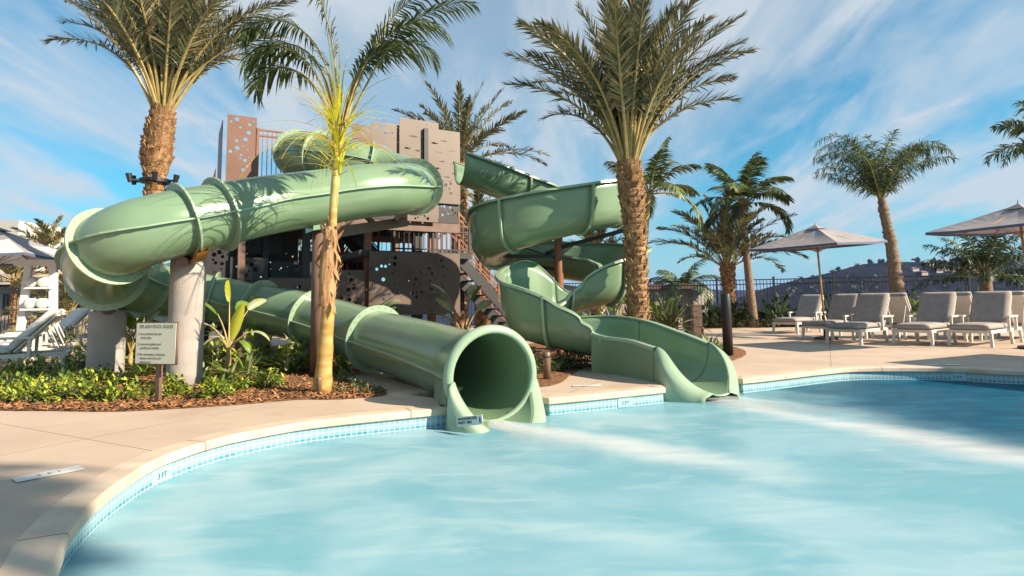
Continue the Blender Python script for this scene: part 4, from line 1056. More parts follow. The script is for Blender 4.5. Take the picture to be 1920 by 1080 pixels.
b = GX(1975, 13.5, 0); p = palm('queen_palm', 'palm at the right edge with only frond tips in view high above the parasol', b)
smooth_trunk(p, [b, W(1990, 400, 13.5), W(1995, 250, 13.5)], [.22, .18, .1], M_greyb)
crown(p, W(1992, 262, 13.5), 18, 1.55, R(80), R(0), R(70), 44, .42, 'queen', L_king, 65, wd=.018, r0=.04)
for px, py, Y, L, sd, lab in ((1277, 545, 27, 2.2, 71, 'low palm beyond the fence with drooping fronds over the small shed roof'), (92, 470, 26, 2.0, 73, 'distant date palm poking up beyond the left parasol'), (545, 480, 19, 1.9, 75, 'golden date palm seen through the legs of the tower'), (28, 520, 21, 1.6, 77, 'shaded bushy palm behind the left parasol pole'), (128, 590, 19, 1.9, 79, 'straw coloured palm behind the fence left of the tube bend')):
    b = GX(px, Y, 0); p = palm('date_palm' if px != 1277 else 'king_palm', lab, b if Y < 25 else Vector((b.x, b.y, -2.5)))
    base = p.location.copy(); tp = W(px, py, Y)
    (smooth_trunk if px == 1277 else date_trunk)(*((p, [base, base.lerp(tp, .5), tp], [.15, .13, .1]) + ((M_ring,) if px == 1277 else (sd,))))
    if px == 1277:
        crown(p, tp, 11, L, R(70), R(35), R(120), 34, .6, 'king', L_king, sd, wd=.03, r0=.03, t0=.2)
    else: crown(p, tp, 20, L, R(84), R(0), R(50), 36, .36, 'date', (L_date if px != 545 else [L_date[1], L_yel[2], L_date[0]]), sd, wd=.026, r0=.12, weights=(3, 5, 2))

# ------------------------------------------------------------------ sago palm and low plants
def blades(th, n, L, w, e0, e1, bend, mats, seed, stations=7, name='leaves', c=None, weights=(4, 3, 3)):
    rr = random.Random(seed); mb = MB(); c = c or Vector((0, 0, 0))
    for k in range(n):
        a = rr.uniform(0, 6.28); e = e0 + (e1 - e0) * rr.random(); l_ = L * rr.uniform(.7, 1.1); p = c + Vector((math.cos(a), math.sin(a), 0)) * .03; m = rr.choices((0, 1, 2), weights)[0]
        sd = Vector((-math.sin(a), math.cos(a), 0)); bd = bend * rr.uniform(.6, 1.3); o = len(mb.v)
        for s_ in range(stations + 1):
            t = s_ / stations; ww = w * math.sin(math.pi * (0.12 + .88 * t)) ** .7 * rr.uniform(.95, 1.05) if s_ < stations else .002
            ee = e - bd * t; fold = Vector((0, 0, ww * .28))
            mb.v.extend([tuple(p - sd * ww * .5 + fold), tuple(p), tuple(p + sd * ww * .5 + fold)])
            p = p + Vector((math.cos(ee) * math.cos(a), math.cos(ee) * math.sin(a), math.sin(ee))) * (l_ / stations)
        for s_ in range(stations):
            q = o + s_ * 3; mb.f += [(q, q + 1, q + 4, q + 3), (q + 1, q + 2, q + 5, q + 4)]; mb.m += [m, m]
    o = mb.build(name, mats, None, smooth=True); o.parent = th; return o
b = GX(1257, 12.2, 0); p = thing('sago_palm', 'sago palm with stiff dark fronds and stubby trunk right of the big palm', 'sago palm', tuple(b))
date_trunk(p, [b, b + Vector((0, 0, .25)), b + Vector((0, 0, .42))], [.15, .16, .12], 12, stub=.6)
crown(p, b + Vector((0, 0, .45)), 34, .85, R(80), R(0), R(45), 34, .13, 'date', L_dark, 81, wd=.007, r0=.05, stalk=.007, t0=.1, weights=(5, 4, 2))

def shrub(name, label, loc, r, h, n, ls, mats, seed, group, cat='shrub', weights=(5, 3, 2), stems=7):
    rr = random.Random(seed); th = thing(name, label, cat, tuple(loc), 0, group); mb = MB(); sb = MB()
    tips = []
    for k in range(max(8, n // 14)):
        a = rr.uniform(0, 6.28); q = math.sqrt(rr.random()); zz = h * (1 - .65 * q * q) * rr.uniform(.45, 1.08); tips.append(Vector((math.cos(a) * q * r, math.sin(a) * q * r, max(.04, zz))))
    for t in tips:
        sb.tube([Vector((t.x * .15, t.y * .15, 0)), Vector((t.x * .6, t.y * .6, t.z * .55)), t], [.008, .006, .003], 4, 0, cap=False)
        tone = rr.choices((0, 1, 2), weights)[0]
        for q in range(14):
            a = rr.uniform(0, 6.28); e = R(rr.uniform(-10, 70)); d = Vector((math.cos(e) * math.cos(a), math.cos(e) * math.sin(a), math.sin(e)))
            m = tone if rr.random() < .6 else rr.choices((0, 1, 2), weights)[0]
            mb.leaf(t + Vector((rr.gauss(0, .03), rr.gauss(0, .03), rr.uniform(-.09, .02))), d, Vector((0, 0, 1)), ls * rr.uniform(.6, 1.25), ls * rr.uniform(.28, .42), m, .15)
    f = mb.build('foliage', mats, None); f.parent = th; s_ = sb.build('stems', M_stalkd, None); s_.parent = th
    return th
GS = 'low bright green shrubs in the bark bed'
spots = [(18, 742, .34, .30), (60, 752, .30, .26), (98, 738, .36, .32), (132, 752, .30, .28), (20, 712, .36, .32), (66, 704, .36, .34), (112, 708, .34, .32), (150, 726, .3, .28), (196, 722, .32, .30), (226, 752, .32, .30), (318, 745, .26, .28), (402, 748, .26, .26), (442, 735, .22, .22), (494, 728, .30, .34), (180, 700, .28, .26), (-20, 728, .35, .3), (-25, 755, .33, .28), (150, 690, .3, .34)]
where = ['at the left edge in the front row', 'second from the left in the front row', 'third from the left in the front row, light green', 'fourth in the front row, left of a dark gap', 'in the back row at the left edge', 'in the back row under the sun lounger frames', 'in the back row left of the small path light', 'in the middle row in front of the short column', 'at the foot of the short concrete column', 'in front of the sign post on its left', 'between the sign post and the tall column', 'right of the tall column base at the mulch edge', 'in front of the banana plant stem', 'left of the king palm, tallest of the front shrubs', 'behind, half hidden at the short column', 'just outside the left edge, back', 'just outside the left edge, front', 'beside the small path light']
for i, ((x, y, r, h), w) in enumerate(zip(spots, where)):
    shrub('green_shrub', 'lime green leafy shrub ' + w, G(x, y), r * (.8 if x > 210 else .95), h * .85, 420, .085, L_shrub, 100 + i, GS, weights=(5, 4, 2))
for i, (x, y, r, h, w) in enumerate(((262, 694, .26, .55, 'behind the rules sign on its left'), (300, 700, .24, .48, 'behind the rules sign'), (398, 694, .26, .62, 'touching the tall column on its right'), (470, 692, .28, .58, 'between the banana plant and the king palm'), (545, 700, .26, .50, 'left of the king palm, behind the mulch'), (228, 700, .25, .50, 'at the right foot of the short column'), (655, 700, .25, .40, 'right of the king palm under the tube'))):
    shrub('leafy_shrub', 'taller loose shrub with broad pale leaves ' + w, G(x, y), r, h, 260, .15, [L_shrub[0], L_shrub[1], L_ban[2]], 420 + i, 'taller leafy shrubs under the tube', weights=(4, 4, 3))
# shaded spreading ground cover in the right of the bed
for i, (x, y, w) in enumerate(((655, 732, 'just right of the king palm base'), (690, 738, 'at the right tip of the bark bed'), (640, 715, 'in tube shade behind the king palm'))):
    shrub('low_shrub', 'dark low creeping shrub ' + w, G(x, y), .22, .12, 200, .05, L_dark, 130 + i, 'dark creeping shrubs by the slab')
# strappy plants
GA = 'strappy leaved plants under the tube'
for i, (x, y, L, n, w) in enumerate(((388, 688, .55, 46, 'right of the tall column'), (462, 705, .50, 46, 'right of the banana plant'), (520, 690, .55, 44, 'in the middle under the tube'), (556, 700, .5, 30, 'left of the king palm trunk'), (380, 720, .4, 36, 'at the foot of the tall column'), (345, 722, .3, 30, 'in front of the tall column base'), (640, 690, .4, 30, 'in shade right of the king palm'), (270, 706, .45, 34, 'behind the rules sign'), (212, 690, .55, 26, 'in front of the short column'), (430, 718, .4, 34, 'at the foot of the banana plant'))):
    th = thing('strappy_plant', 'clump of arching pale green strap leaves ' + w, 'plant', tuple(G(x, y)), i, GA)
    blades(th, n, L, .035, R(35), R(85), R(75), [L_ban[0], L_ban[2], L_shrub[1]], 150 + i, weights=(3, 4, 3))
for i, (x, Y, L, w) in enumerate(((1305, 11.5, .38, 'at the left of the bollard bed'), (1330, 10.9, .42, 'behind the far wall of the flume outlet'), (1348, 11.2, .32, 'nearest the tall black bollard'))):
    th = thing('strappy_plant', 'clump of stiff pale leaves ' + w, 'plant', tuple(GX(x, Y)), i, 'stiff leaved plants by the bollard')
    blades(th, 34, L, .045, R(30), R(80), R(40), [L_ban[2], L_ban[0], L_dark[1]], 170 + i)
# banana like plant with one glowing leaf
def big_leaf(mb, base, az, e, stalk, L, w, bend, m, rr, roll=0.0):
    d = Vector((math.cos(e) * math.cos(az), math.cos(e) * math.sin(az), math.sin(e))); P = [base]; ee = e
    for s_ in range(4): P.append(P[-1] + Vector((math.cos(ee) * math.cos(az), math.cos(ee) * math.sin(az), math.sin(ee))) * stalk / 4); ee -= bend * .1
    mb.tube(P, [.018, .015, .012, .010, .008], 6, 1, cap=False)
    p = P[-1]; n = 12; o = len(mb.v); sd0 = Vector((-math.sin(az), math.cos(az), 0))
    for s_ in range(n + 1):
        t = s_ / n; ww = w * math.sin(math.pi * min(1, .06 + .94 * t)) ** .55 if s_ < n else .004; dd = Vector((math.cos(ee) * math.cos(az), math.cos(ee) * math.sin(az), math.sin(ee)))
        nn = dd.cross(sd0) ; sd = sd0 * math.cos(roll) + nn * math.sin(roll); fo = sd.cross(dd) * ww * .22; j = rr.uniform(.94, 1.04)
        mb.v.extend([tuple(p - sd * ww * .5 * j + fo), tuple(p - sd * ww * .25 + fo * .4), tuple(p), tuple(p + sd * ww * .25 + fo * .4), tuple(p + sd * ww * .5 * j + fo)]); p = p + dd * L / n; ee -= bend * .9 / n
    for s_ in range(n):
        for k in range(4): q = o + s_ * 5 + k; mb.f.append((q, q + 1, q + 6, q + 5)); mb.m.append(m)
def bananas(name, label, loc, leaves, seed, stem=0.35, group=None, hs=1.0):
    rr = random.Random(seed); th = thing(name, label, 'plant', tuple(loc), 0, group)
    sb = MB(); sb.tube([Vector((0, 0, 0)), Vector((.02, 0, stem * .6)), Vector((.02, .01, stem))], [.045, .038, .028], 10); s_ = sb.build('stem', M_stalk, None, smooth=True); s_.parent = th
    for (az, e, stk, L, w, bd, m, rl) in leaves:
        mb = MB(); big_leaf(mb, Vector((.02, 0, stem * .93)), az, e, stk * hs, L * hs, w * hs, bd, 0, rr, rl)
        o = mb.build('leaf', [L_ban[m], M_stalk], None, smooth=True); o.parent = th
    return th
bananas('banana_plant', 'banana like plant with one glowing yellow green leaf beside the tall column', G(424, 713), [(R(20), R(84), .16, .52, .16, R(12), 1, R(78)), (R(175), R(80), .55, .42, .15, R(60), 0, .3), (R(120), R(86), .7, .40, .12, R(40), 1, .8), (R(200), R(70), .45, .36, .14, R(90), 2, .2), (R(10), R(60), .4, .34, .13, R(110), 2, 0), (R(-30), R(50), .3, .32, .12, R(110), 0, 0), (R(250), R(64), .25, .34, .12, R(100), 2, .4), (R(90), R(76), .6, .4, .15, R(70), 0, .9), (R(60), R(72), .65, .35, .12, R(60), 2, 1.0)], 3, .42)
GB = 'broad leaved plants behind the slides'
def fan(seed, n=9):
    rr = random.Random(seed); return [(rr.uniform(0, 6.28), R(rr.uniform(58, 86)), rr.uniform(.3, .75), rr.uniform(.3, .45), rr.uniform(.11, .17), R(rr.uniform(30, 90)), rr.choice((0, 0, 2)), rr.uniform(0, 1.2)) for _ in range(n)]
for i, (x, Y, hs, w) in enumerate(((690, 10.6, 1.15, 'in front of the big perforated panel'), (868, 11.4, 1.25, 'at the foot of the tower stairs'), (1150, 11.6, 1.2, 'left of the big palm trunk base'), (1108, 11.9, 1.0, 'under the flume turn, left of the big palm'), (1235, 12.6, 1.0, 'behind the sago palm'), (500, 9.9, .9, 'in shade behind the returning tube'), (240, 8.9, .8, 'between the two concrete columns'), (652, 9.6, .9, 'beyond the tube right of the round steel post'))):
    bananas('broad_leaf_plant', 'green broad leaved plant ' + w, GX(x, Y), fan(204 + i * 3), 20 + i, .35, GB, hs)
GH = 'dark hedge shrubs in the beds'
hd = [(795, 11.0, .5, .55), (835, 11.2, .5, .6), (880, 11.3, .5, .6), (915, 11.0, .5, .55), (760, 10.9, .45, .5), (720, 10.6, .4, .45), (955, 10.5, .4, .4), (1015, 8.6, .35, .28), (1050, 8.9, .35, .28), (985, 9.0, .4, .4), (1075, 9.4, .35, .3), (1210, 12.0, .5, .5), (1290, 12.4, .4, .4)]
nm = ['in front of the tower panel', 'below the shaded blob on the panel', 'in front of the stairs foot', 'touching the flume outer wall', 'behind the second tube ring', 'behind the first tube ring', 'between tube and flume, rear', 'right of the tube mouth lip', 'behind the small bronze path light', 'between the slides, left', 'under the flume near the slab', 'between the big palm and the sago palm', 'right of the sago palm']
for i, ((x, Y, r, h), w) in enumerate(zip(hd, nm)):
    shrub('hedge_shrub', 'dense dark green shrub ' + w, GX(x, Y), r, h, 460, .07, L_dark if i > 6 else [L_shrub[0], L_shrub[1], L_dark[0]], 230 + i, GH, weights=(2, 4, 4))
GF = 'dark grassy shrubs along the fence'
proto = None; k = 0
fx = [1228, 1262, 1296, 1330, 1350, 1378, 1400, 1432, 1460, 1490, 1525, 1560, 1600, 1640, 1700, 1725, 1760, 1800, 1835, 1870, 1905]
for x in fx:
    Y = 20.6 - max(0, (x - 1500)) * .0045; h = .85 + .25 * math.sin(x * .13)
    th = shrub('fence_shrub', 'dark grassy shrub by the black fence, number %s counted from the left' % ['one', 'two', 'three', 'four', 'five', 'six', 'seven', 'eight', 'nine', 'ten', 'eleven', 'twelve', 'thirteen', 'fourteen', 'fifteen', 'sixteen', 'seventeen', 'eighteen', 'nineteen', 'twenty', 'twenty one'][k], GX(x, Y), .75, h, 420, .17, L_dark, 260 + k, GF, weights=(4, 3, 4)); k += 1
    blades(th, 24, h * 1.25, .035, R(50), R(88), R(50), [L_dark[1], L_dark[0], L_ban[0]], 290 + k, name='blades')
shrub('yellow_green_shrub', 'yellow green leafy shrub at the foot of the forked queen palm', GX(1712, 18.2), .55, 1.15, 700, .15, [L_shrub[0], L_shrub[1], L_dark[0]], 320, 'dark grassy shrubs along the fence', weights=(4, 3, 3))
# left side hedge under the lower bend
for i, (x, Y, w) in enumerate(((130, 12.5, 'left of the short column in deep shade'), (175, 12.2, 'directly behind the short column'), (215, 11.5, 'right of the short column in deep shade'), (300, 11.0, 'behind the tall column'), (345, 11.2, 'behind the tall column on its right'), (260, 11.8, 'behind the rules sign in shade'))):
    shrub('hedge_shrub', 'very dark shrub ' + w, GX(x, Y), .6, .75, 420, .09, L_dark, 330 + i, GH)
# ------------------------------------------------------------------ furniture materials
M_fab = mat('grey_cushion_fabric', (0.28, 0.245, 0.235), 0.9, (0.33, 0.29, 0.275), 8, bump=.15, bscale=300)
M_fab2 = mat('white_cushion_fabric', (0.60, 0.57, 0.54), 0.9, (0.66, 0.63, 0.60), 8, bump=.15, bscale=300)
M_wfr = mat('cream_painted_frame', (0.58, 0.53, 0.48), 0.5, (0.64, 0.59, 0.53), 10)
M_canvas = mat('parasol_canvas', (0.29, 0.26, 0.275), 0.85, (0.33, 0.30, 0.31), 5, sub=0.12)
M_border = mat('parasol_border_blue', (0.10, 0.12, 0.20), 0.85, sub=0.1)
M_wcanvas = mat('parasol_white_stripe', (0.60, 0.59, 0.58), 0.85, sub=0.15)
M_wood = mat('varnished_wood', (0.36, 0.18, 0.08), 0.45, (0.46, 0.25, 0.11), 12)
M_black = mat('black_powder_coat', (0.012, 0.013, 0.018), 0.45)
M_bronze = mat('bronze_light', (0.22, 0.15, 0.11), 0.45, metal=.4)

def cushion(name, x0, x1, y0, y1, th, m, par, mtx=None, puff=.018):
    """soft box: rounded grid"""
    mb = MB(); nx, ny = 8, 12
    def sh(a): return 1 - abs(a) ** 6
    for s_ in (1, -1):
        for j in range(ny + 1):
            for i in range(nx + 1):
                a = -1 + 2 * i / nx; b = -1 + 2 * j / ny; e = (sh(a) * sh(b)) ** .35
                x = (x0 + x1) / 2 + (x1 - x0) / 2 * a; y = (y0 + y1) / 2 + (y1 - y0) / 2 * b
                mb.v.append((x, y, s_ * (th * .34 + th * .16 * e) + (puff * e if s_ > 0 else 0)))
    o = (nx + 1) * (ny + 1)
    for j in range(ny):
        for i in range(nx): a = j * (nx + 1) + i; mb.f += [(a, a + 1, a + nx + 2, a + nx + 1), (o + a, o + a + nx + 1, o + a + nx + 2, o + a + 1)]; mb.m += [0, 0]
    edge = [i for i in range(nx + 1)] + [(j + 1) * (nx + 1) - 1 for j in range(1, ny + 1)] + [ny * (nx + 1) + i for i in range(nx - 1, -1, -1)] + [j * (nx + 1) for j in range(ny - 1, 0, -1)]
    for k in range(len(edge)): a, b = edge[k], edge[(k + 1) % len(edge)]; mb.f.append((a, o + a, o + b, b)); mb.m.append(0)
    ob = mb.build(name, m, None, smooth=False)
    for p in ob.data.polygons: p.use_smooth = True
    if mtx: ob.data.transform(mtx)
    ob.parent = par; return ob
def make_lounger(fab, label, group, loc, rz, slat=False, back=R(58)):
    """foot end at local y=0, head towards +y, x centred"""
    th = thing('sun_lounger', label, 'sun lounger', tuple(loc), rz, group); w = .34; Ls = 1.95; hz = .30
    fb = MB()
    for s_ in (-1, 1): fb.bx(s_ * w - .022, s_ * w + .022, .0, Ls, hz - .04, hz + .02)
    fb.bx(-w + .022, w - .022, 0, .045, hz - .04, hz + .018); fb.bx(-w + .022, w - .022, Ls - .045, Ls, hz - .04, hz + .018)
    for k in range(13): y = .1 + k * .1; fb.bx(-w + .022, w - .022, y, y + .05, hz, hz + .015)
    fb.build('frame', M_wfr, th)
    for y, l_ in ((.05, hz - .04), (1.25, hz - .04), (1.88, hz - .04)):
        for s_ in (-1, 1): lb = MB(); lb.bar((s_ * (w - .002), y, hz - .041), (s_ * (w + .012), y - .03 if y < 1 else y + .03, 0), .05, .055, up=Vector((0, 1, 0))); lb.build('leg', M_wfr, th)
    cushion('seat_cushion', -w + .01, w - .01, -.03, 1.22, .10, fab, th, Matrix.Translation((0, 0, hz + .078)))
    bm_ = Matrix.Translation((0, 1.20, hz + .085)) @ Matrix.Rotation(back, 4, 'X')
    cushion('back_cushion', -w + .015, w - .015, 0, .80, .11, fab, th, bm_)
    bb = MB(); bb.bx(-w + .02, w - .02, .02, .76, -.085, -.06)
    o = bb.build('back_frame', M_wfr, th); o.data.transform(bm_)
    sb = MB(); tp = bm_ @ Vector((0, .55, -.08))
    for s_ in (-1, 1): sb = MB(); sb.bar((s_ * (w - .06), tp.y, tp.z), (s_ * (w - .06), 1.80, hz + .03), .02, .02); sb.build('back_strut', M_wfr, th)
    for s_ in (-1, 1):
        ab = MB(); ab.bx(s_ * (w + .05) - .035, s_ * (w + .05) + .035, .95, 1.52, .55, .585); 
        for y in (1.0, 1.46): ab.bx(s_ * (w + .05) - .022, s_ * (w + .05) + .022, y - .022, y + .022, hz - .03, .55)
        ab.build('armrest', M_wfr, th)
    return th
AX = R(54)      # heading of lounger axis from +Y towards +X
GLR = 'sun loungers in the front row by the pool on the right'
feet = [((1449, 625), 'sun lounger farthest left of the front row, beside the parasol pole'), ((1504, 636), 'second sun lounger from the left in the front row'), ((1549, 644), 'third front row sun lounger, its back upright right of the parasol pole'), ((1674, 646), 'fourth front row sun lounger, in front of the queen palm'), ((1778, 648), 'nearest sun lounger of the front row at the far right')]
first = None; heads = []
for (x, y), lab in feet:
    p = G(x, y); ax = Vector((math.sin(AX), math.cos(AX), 0)); sx = Vector((math.cos(AX), -math.sin(AX), 0)); loc = p + sx * .36
    if not first: first = make_lounger(M_fab, lab, GLR, loc, -AX); o = first
    else: o = copy_thing(first, loc, -AX, lab)
    heads.append(loc + ax * 1.95)
GLB = 'sun loungers in the rear row facing away'
for i, (h, lab) in enumerate(((heads[2], 'rear sun lounger turned away, seen between the third and fourth front loungers'), (heads[3], 'rear sun lounger turned away, behind the fourth front lounger'), (heads[4], 'rear sun lounger turned away at the right edge of the picture'))):
    ax = Vector((math.sin(AX), math.cos(AX), 0)); copy_thing(first, h + ax * 2.2, -AX + math.pi, lab, GLB)
# left white loungers
GLL = 'white sun loungers on the left deck'
lft = None
for i, (x, y, lab) in enumerate(((-28, 702, 'white sun lounger at the left edge of the picture'), (6, 688, 'white sun lounger in the middle of the left deck pair'), (40, 676, 'white sun lounger nearest the tube on the left deck'))):
    p = G(x - 150, y + 10); az = R(-58)
    if not lft: lft = make_lounger(M_fab2, lab, GLL, p, az, back=R(48))
    else: copy_thing(lft, p, az, lab)
p = GX(-12, 13.5); copy_thing(lft, p, R(-30), 'shaded white lounger behind the others at the left edge', GLL)

def make_parasol(label, loc, half, h_edge, h_top, rz, tilt, group, pole_m=None, n=8, sq=True, stripes=False):
    th = thing('parasol', label, 'parasol', tuple(loc), rz, group)
    pb = MB(); pb.tube([Vector((0, 0, 0)), Vector((0, 0, h_top - .02))], .022, 12); pb.build('pole', M_wood, th, smooth=True)
    b_ = MB(); b_.tube([Vector((0, 0, 0)), Vector((0, 0, .05)), Vector((0, 0, .07)), Vector((0, 0, .3))], [.26, .26, .05, .035], 24); b_.build('base', M_dark, th)
    corners = []
    for k in range(4):
        a = math.pi / 4 + k * math.pi / 2; corners.append(Vector((math.cos(a), math.sin(a), 0)) * half * math.sqrt(2))
    mid = [(corners[k] + corners[(k + 1) % 4]) * .5 for k in range(4)]
    ring_ = []
    for k in range(4): ring_ += [corners[k], mid[k]]
    cb = MB(); ns = 8; N8 = len(ring_)
    def zz(t, c): return h_top - (h_top - h_edge) * (t ** 1.12) + (-.05 * (1 - abs(1 - 2 * t)) * 0.5)
    for s_ in range(1, ns + 1):
        t = s_ / ns
        for k in range(N8 * 2):
            a = ring_[k // 2]; b = ring_[(k // 2 + 1) % N8]; q = a if k % 2 == 0 else (a + b) * .5
            sag = 0 if k % 4 == 0 else (-.0 + .035 * math.sin(math.pi * t)) * -1
            cb.v.append((q.x * t, q.y * t, zz(t, 0) + sag + (0.03 if (k % 8) in (4,) else 0)))
    NN = N8 * 2; top = len(cb.v); cb.v.append((0, 0, h_top))
    for k in range(NN): cb.f.append((top, k, (k + 1) % NN)); cb.m.append(0)
    for s_ in range(ns - 1):
        for k in range(NN):
            a = s_ * NN + k; b = s_ * NN + (k + 1) % NN; mm_ = 1 if s_ == ns - 2 and False else (2 if stripes and (k // 2) % 2 == 1 and 2 < s_ else 0); cb.f.append((a, a + NN, b + NN, b)); cb.m.append(mm_)
    o = len(cb.v)
    for k in range(NN): v = cb.v[(ns - 1) * NN + k]; cb.v.append((v[0] * 1.002, v[1] * 1.002, v[2] - .05))
    for k in range(NN): a = (ns - 1) * NN + k; b = (ns - 1) * NN + (k + 1) % NN; cb.f.append((a, o + k, o + (k + 1) % NN, b)); cb.m.append(1)
    cb.build('canopy', [M_canvas, M_border, M_wcanvas], th)
    vb = MB(); 
    for k in range(8): q = ring_[k] * .16; vb.v.append((q.x, q.y, h_top - .045))
    vb.v.append((0, 0, h_top + .06))
    for k in range(8): vb.f.append((8, k, (k + 1) % 8)); vb.m.append(0)
    vb.build('vent_cap', M_canvas, th)
    fb = MB(); fb.tube([Vector((0, 0, h_top + .04)), Vector((0, 0, h_top + .13))], [.016, .005], 8); fb.build('finial', M_wood, th)
    for k in range(8):
        q = ring_[k]; rb = MB(); rb.bar(Vector((0, 0, h_top - .06)), Vector((q.x * .98, q.y * .98, h_edge - .015)), .018, .018); rb.bar(Vector((0, 0, h_edge - .15)), Vector((q.x * .5, q.y * .5, zz(.5, 0) - .05)), .014, .014); rb.build('rib', M_wood, th)
    th.rotation_euler = (tilt[0], tilt[1], rz); return th
GP = 'square parasols shading the loungers'
b1 = GX(1549, 14.2); make_parasol('grey square parasol with blue border standing alone among the right loungers', b1, 1.08, 2.24, 2.70, R(32), (0, -.05), GP, stripes=False)
b2 = GX(1942, 11.0); make_parasol('larger grey parasol cut off by the right edge of the picture', b2, 1.06, 2.26, 2.66, R(20), (0, -.03), GP)
b3 = GX(-30, 11.8); make_parasol('blue and white striped parasol at the left edge above the white loungers', b3, 1.35, 2.02, 2.65, R(10), (0, 0), GP, stripes=True)

b4 = Vector((11.0, 7.1, 0)); make_parasol('grey parasol standing outside the right edge, its shade on the pool edge', b4, 1.3, 2.2, 2.72, R(25), (0, 0), GP)
# ------------------------------------------------------------------ fence
def fence(P, name, label, sp=2.3, h=1.75, pick=.115):
    th = thing(name, label, 'fence', (P[0][0], P[0][1], 0)); inv = Matrix.Translation(-th.location); posts = []
    for (x0, y0), (x1, y1) in zip(P[:-1], P[1:]):
        a = Vector((x0, y0, 0)); b = Vector((x1, y1, 0)); n = max(1, round((b - a).length / sp))
        for i in range(n):
            p = a.lerp(b, i / n); q = a.lerp(b, (i + 1) / n); mb = MB(); d = (q - p).normalized()
            for z in (h - .05, h - .22, .12): mb.bar(p + d * .03 + Vector((0, 0, z)), q - d * .03 + Vector((0, 0, z)), .03, .035)
            k = int((q - p).length / pick)
            for j in range(1, k): r_ = p.lerp(q, j / k); mb.bar(r_ + Vector((0, 0, .12)), r_ + Vector((0, 0, h - .05)), .018, .018, up=Vector((0, 1, 0)))
            child(mb.build('fence_panel', M_black, None), th, inv); posts.append(p)
    posts.append(Vector((P[-1][0], P[-1][1], 0)))
    for p in posts: mb = MB(); mb.bar(p, p + Vector((0, 0, h + .06)), .065, .065, up=Vector((0, 1, 0))); child(mb.build('fence_post', M_black, None), th, inv)
    return th
fence([(0.5, 24.3), (6.0, 23.6), (12.0, 22.0), (18.5, 20.6), (25, 19.5)], 'metal_fence', 'black metal picket fence behind the loungers at the edge of the hill')
fence([(-26, 17.5), (-14.0, 20.5), (-10.3, 21.2)], 'metal_fence', 'black metal fence behind the white loungers on the left', pick=.10)
fence([(-10.2, 21.3), (-5, 23.5), (0.2, 24.35)], 'metal_fence', 'black metal fence seen through the legs of the tower')

# ------------------------------------------------------------------ small shed beyond the fence
M_wall = mat('beige_stucco', (0.50, 0.40, 0.32), 0.9, (0.56, 0.46, 0.37), 3, bump=.2, bscale=50)
M_wwall = mat('white_stucco', (0.50, 0.47, 0.43), 0.9)
s0 = W(1216, 560, 26.5); s1 = W(1338, 560, 25.5)
th = thing('shed', 'small beige shed with flat brown roof and white side beyond the fence', 'shed', (s0.x, s0.y, -2)); inv = Matrix.Translation(-th.location)
w_ = W(1312, 560, 25.5)
mb = MB(); mb.bx(s0.x - 1.5, w_.x, s0.y, s0.y + 3, -2, 1.45); child(mb.build('wall', M_wall, None), th, inv)
mb = MB(); mb.bx(w_.x, w_.x + .62, s0.y - .1, s0.y + 3, -2, 1.38); child(mb.build('white_wall', M_wwall, None), th, inv)
mb = MB(); mb.bx(s0.x - 1.7, w_.x + .05, s0.y - .35, s0.y + 3.2, 1.45, 1.66); child(mb.build('roof', M_brown, None), th, inv)
mb = MB(); mb.bx(w_.x + .30, w_.x + .46, s0.y - .22, s0.y - .10, .55, .72); child(mb.build('wall_lamp', M_dark, None), th, inv)

# left background: pale building, canopy, low wall
th = thing('pale_building', 'pale building with tan awning far behind the left fence', 'building', tuple(GX(60, 34))); inv = Matrix.Translation(-th.location)
a = GX(-160, 34); b = GX(235, 34)
mb = MB(); mb.bx(a.x, b.x, 34, 40, 0, 2.3); child(mb.build('wall', M_wwall, None), th, inv)
mb = MB(); mb.bx(a.x - 3, GX(8, 34).x, 34.5, 39, 2.3, 6.2); child(mb.build('tower_block', M_wwall, None), th, inv)
mb = MB(); mb.bx(a.x - .5, b.x + .4, 32.6, 34.6, 2.35, 2.95); child(mb.build('roof_edge', M_wall, None), th, inv)
for k in range(7):
    x = a.x + 1.2 + k * 1.9; mb = MB(); mb.bx(x, x + 1.0, 33.9, 33.98, .7, 1.9); child(mb.build('window', M_dark, None), th, inv)
M_tan = mat('tan_canvas', (0.55, 0.38, 0.24), .9)
mb = MB(); c0 = GX(95, 25); mb.v = [(c0.x, 24, 2.3), (c0.x + 2.6, 24, 2.35), (c0.x + 2.8, 26.5, 3.0), (c0.x, 26.5, 2.9), (c0.x, 24, 1.95), (c0.x + 2.6, 24, 1.9)]; mb.f = [(0, 1, 2, 3), (0, 4, 5, 1)]; mb.m = [0, 0]
th = thing('awning', 'tan sloping canvas awning behind the fence left of the tube bend', 'awning', (c0.x, 24, 0)); inv = Matrix.Translation(-th.location)
o = child(mb.build('canvas', M_tan, None), th, inv); md = o.modifiers.new('thick', 'SOLIDIFY'); md.thickness = .02
for dx, yy in ((.05, 24.05), (2.5, 24.05), (.1, 26.3), (2.6, 26.3)): mb = MB(); mb.bar((c0.x + dx, yy, 0), (c0.x + dx, yy, 2.3 if yy < 25 else 2.85), .06, .06, up=Vector((0, 1, 0))); child(mb.build('pole', M_black, None), th, inv)
# low garden wall behind left fence
mb = MB(); mb.bx(-30, -10.5, 22.6, 22.9, 0, .75); o = mb.build('garden_wall', M_wall, None); tag(o, 'low beige garden wall behind the left black fence', 'wall')

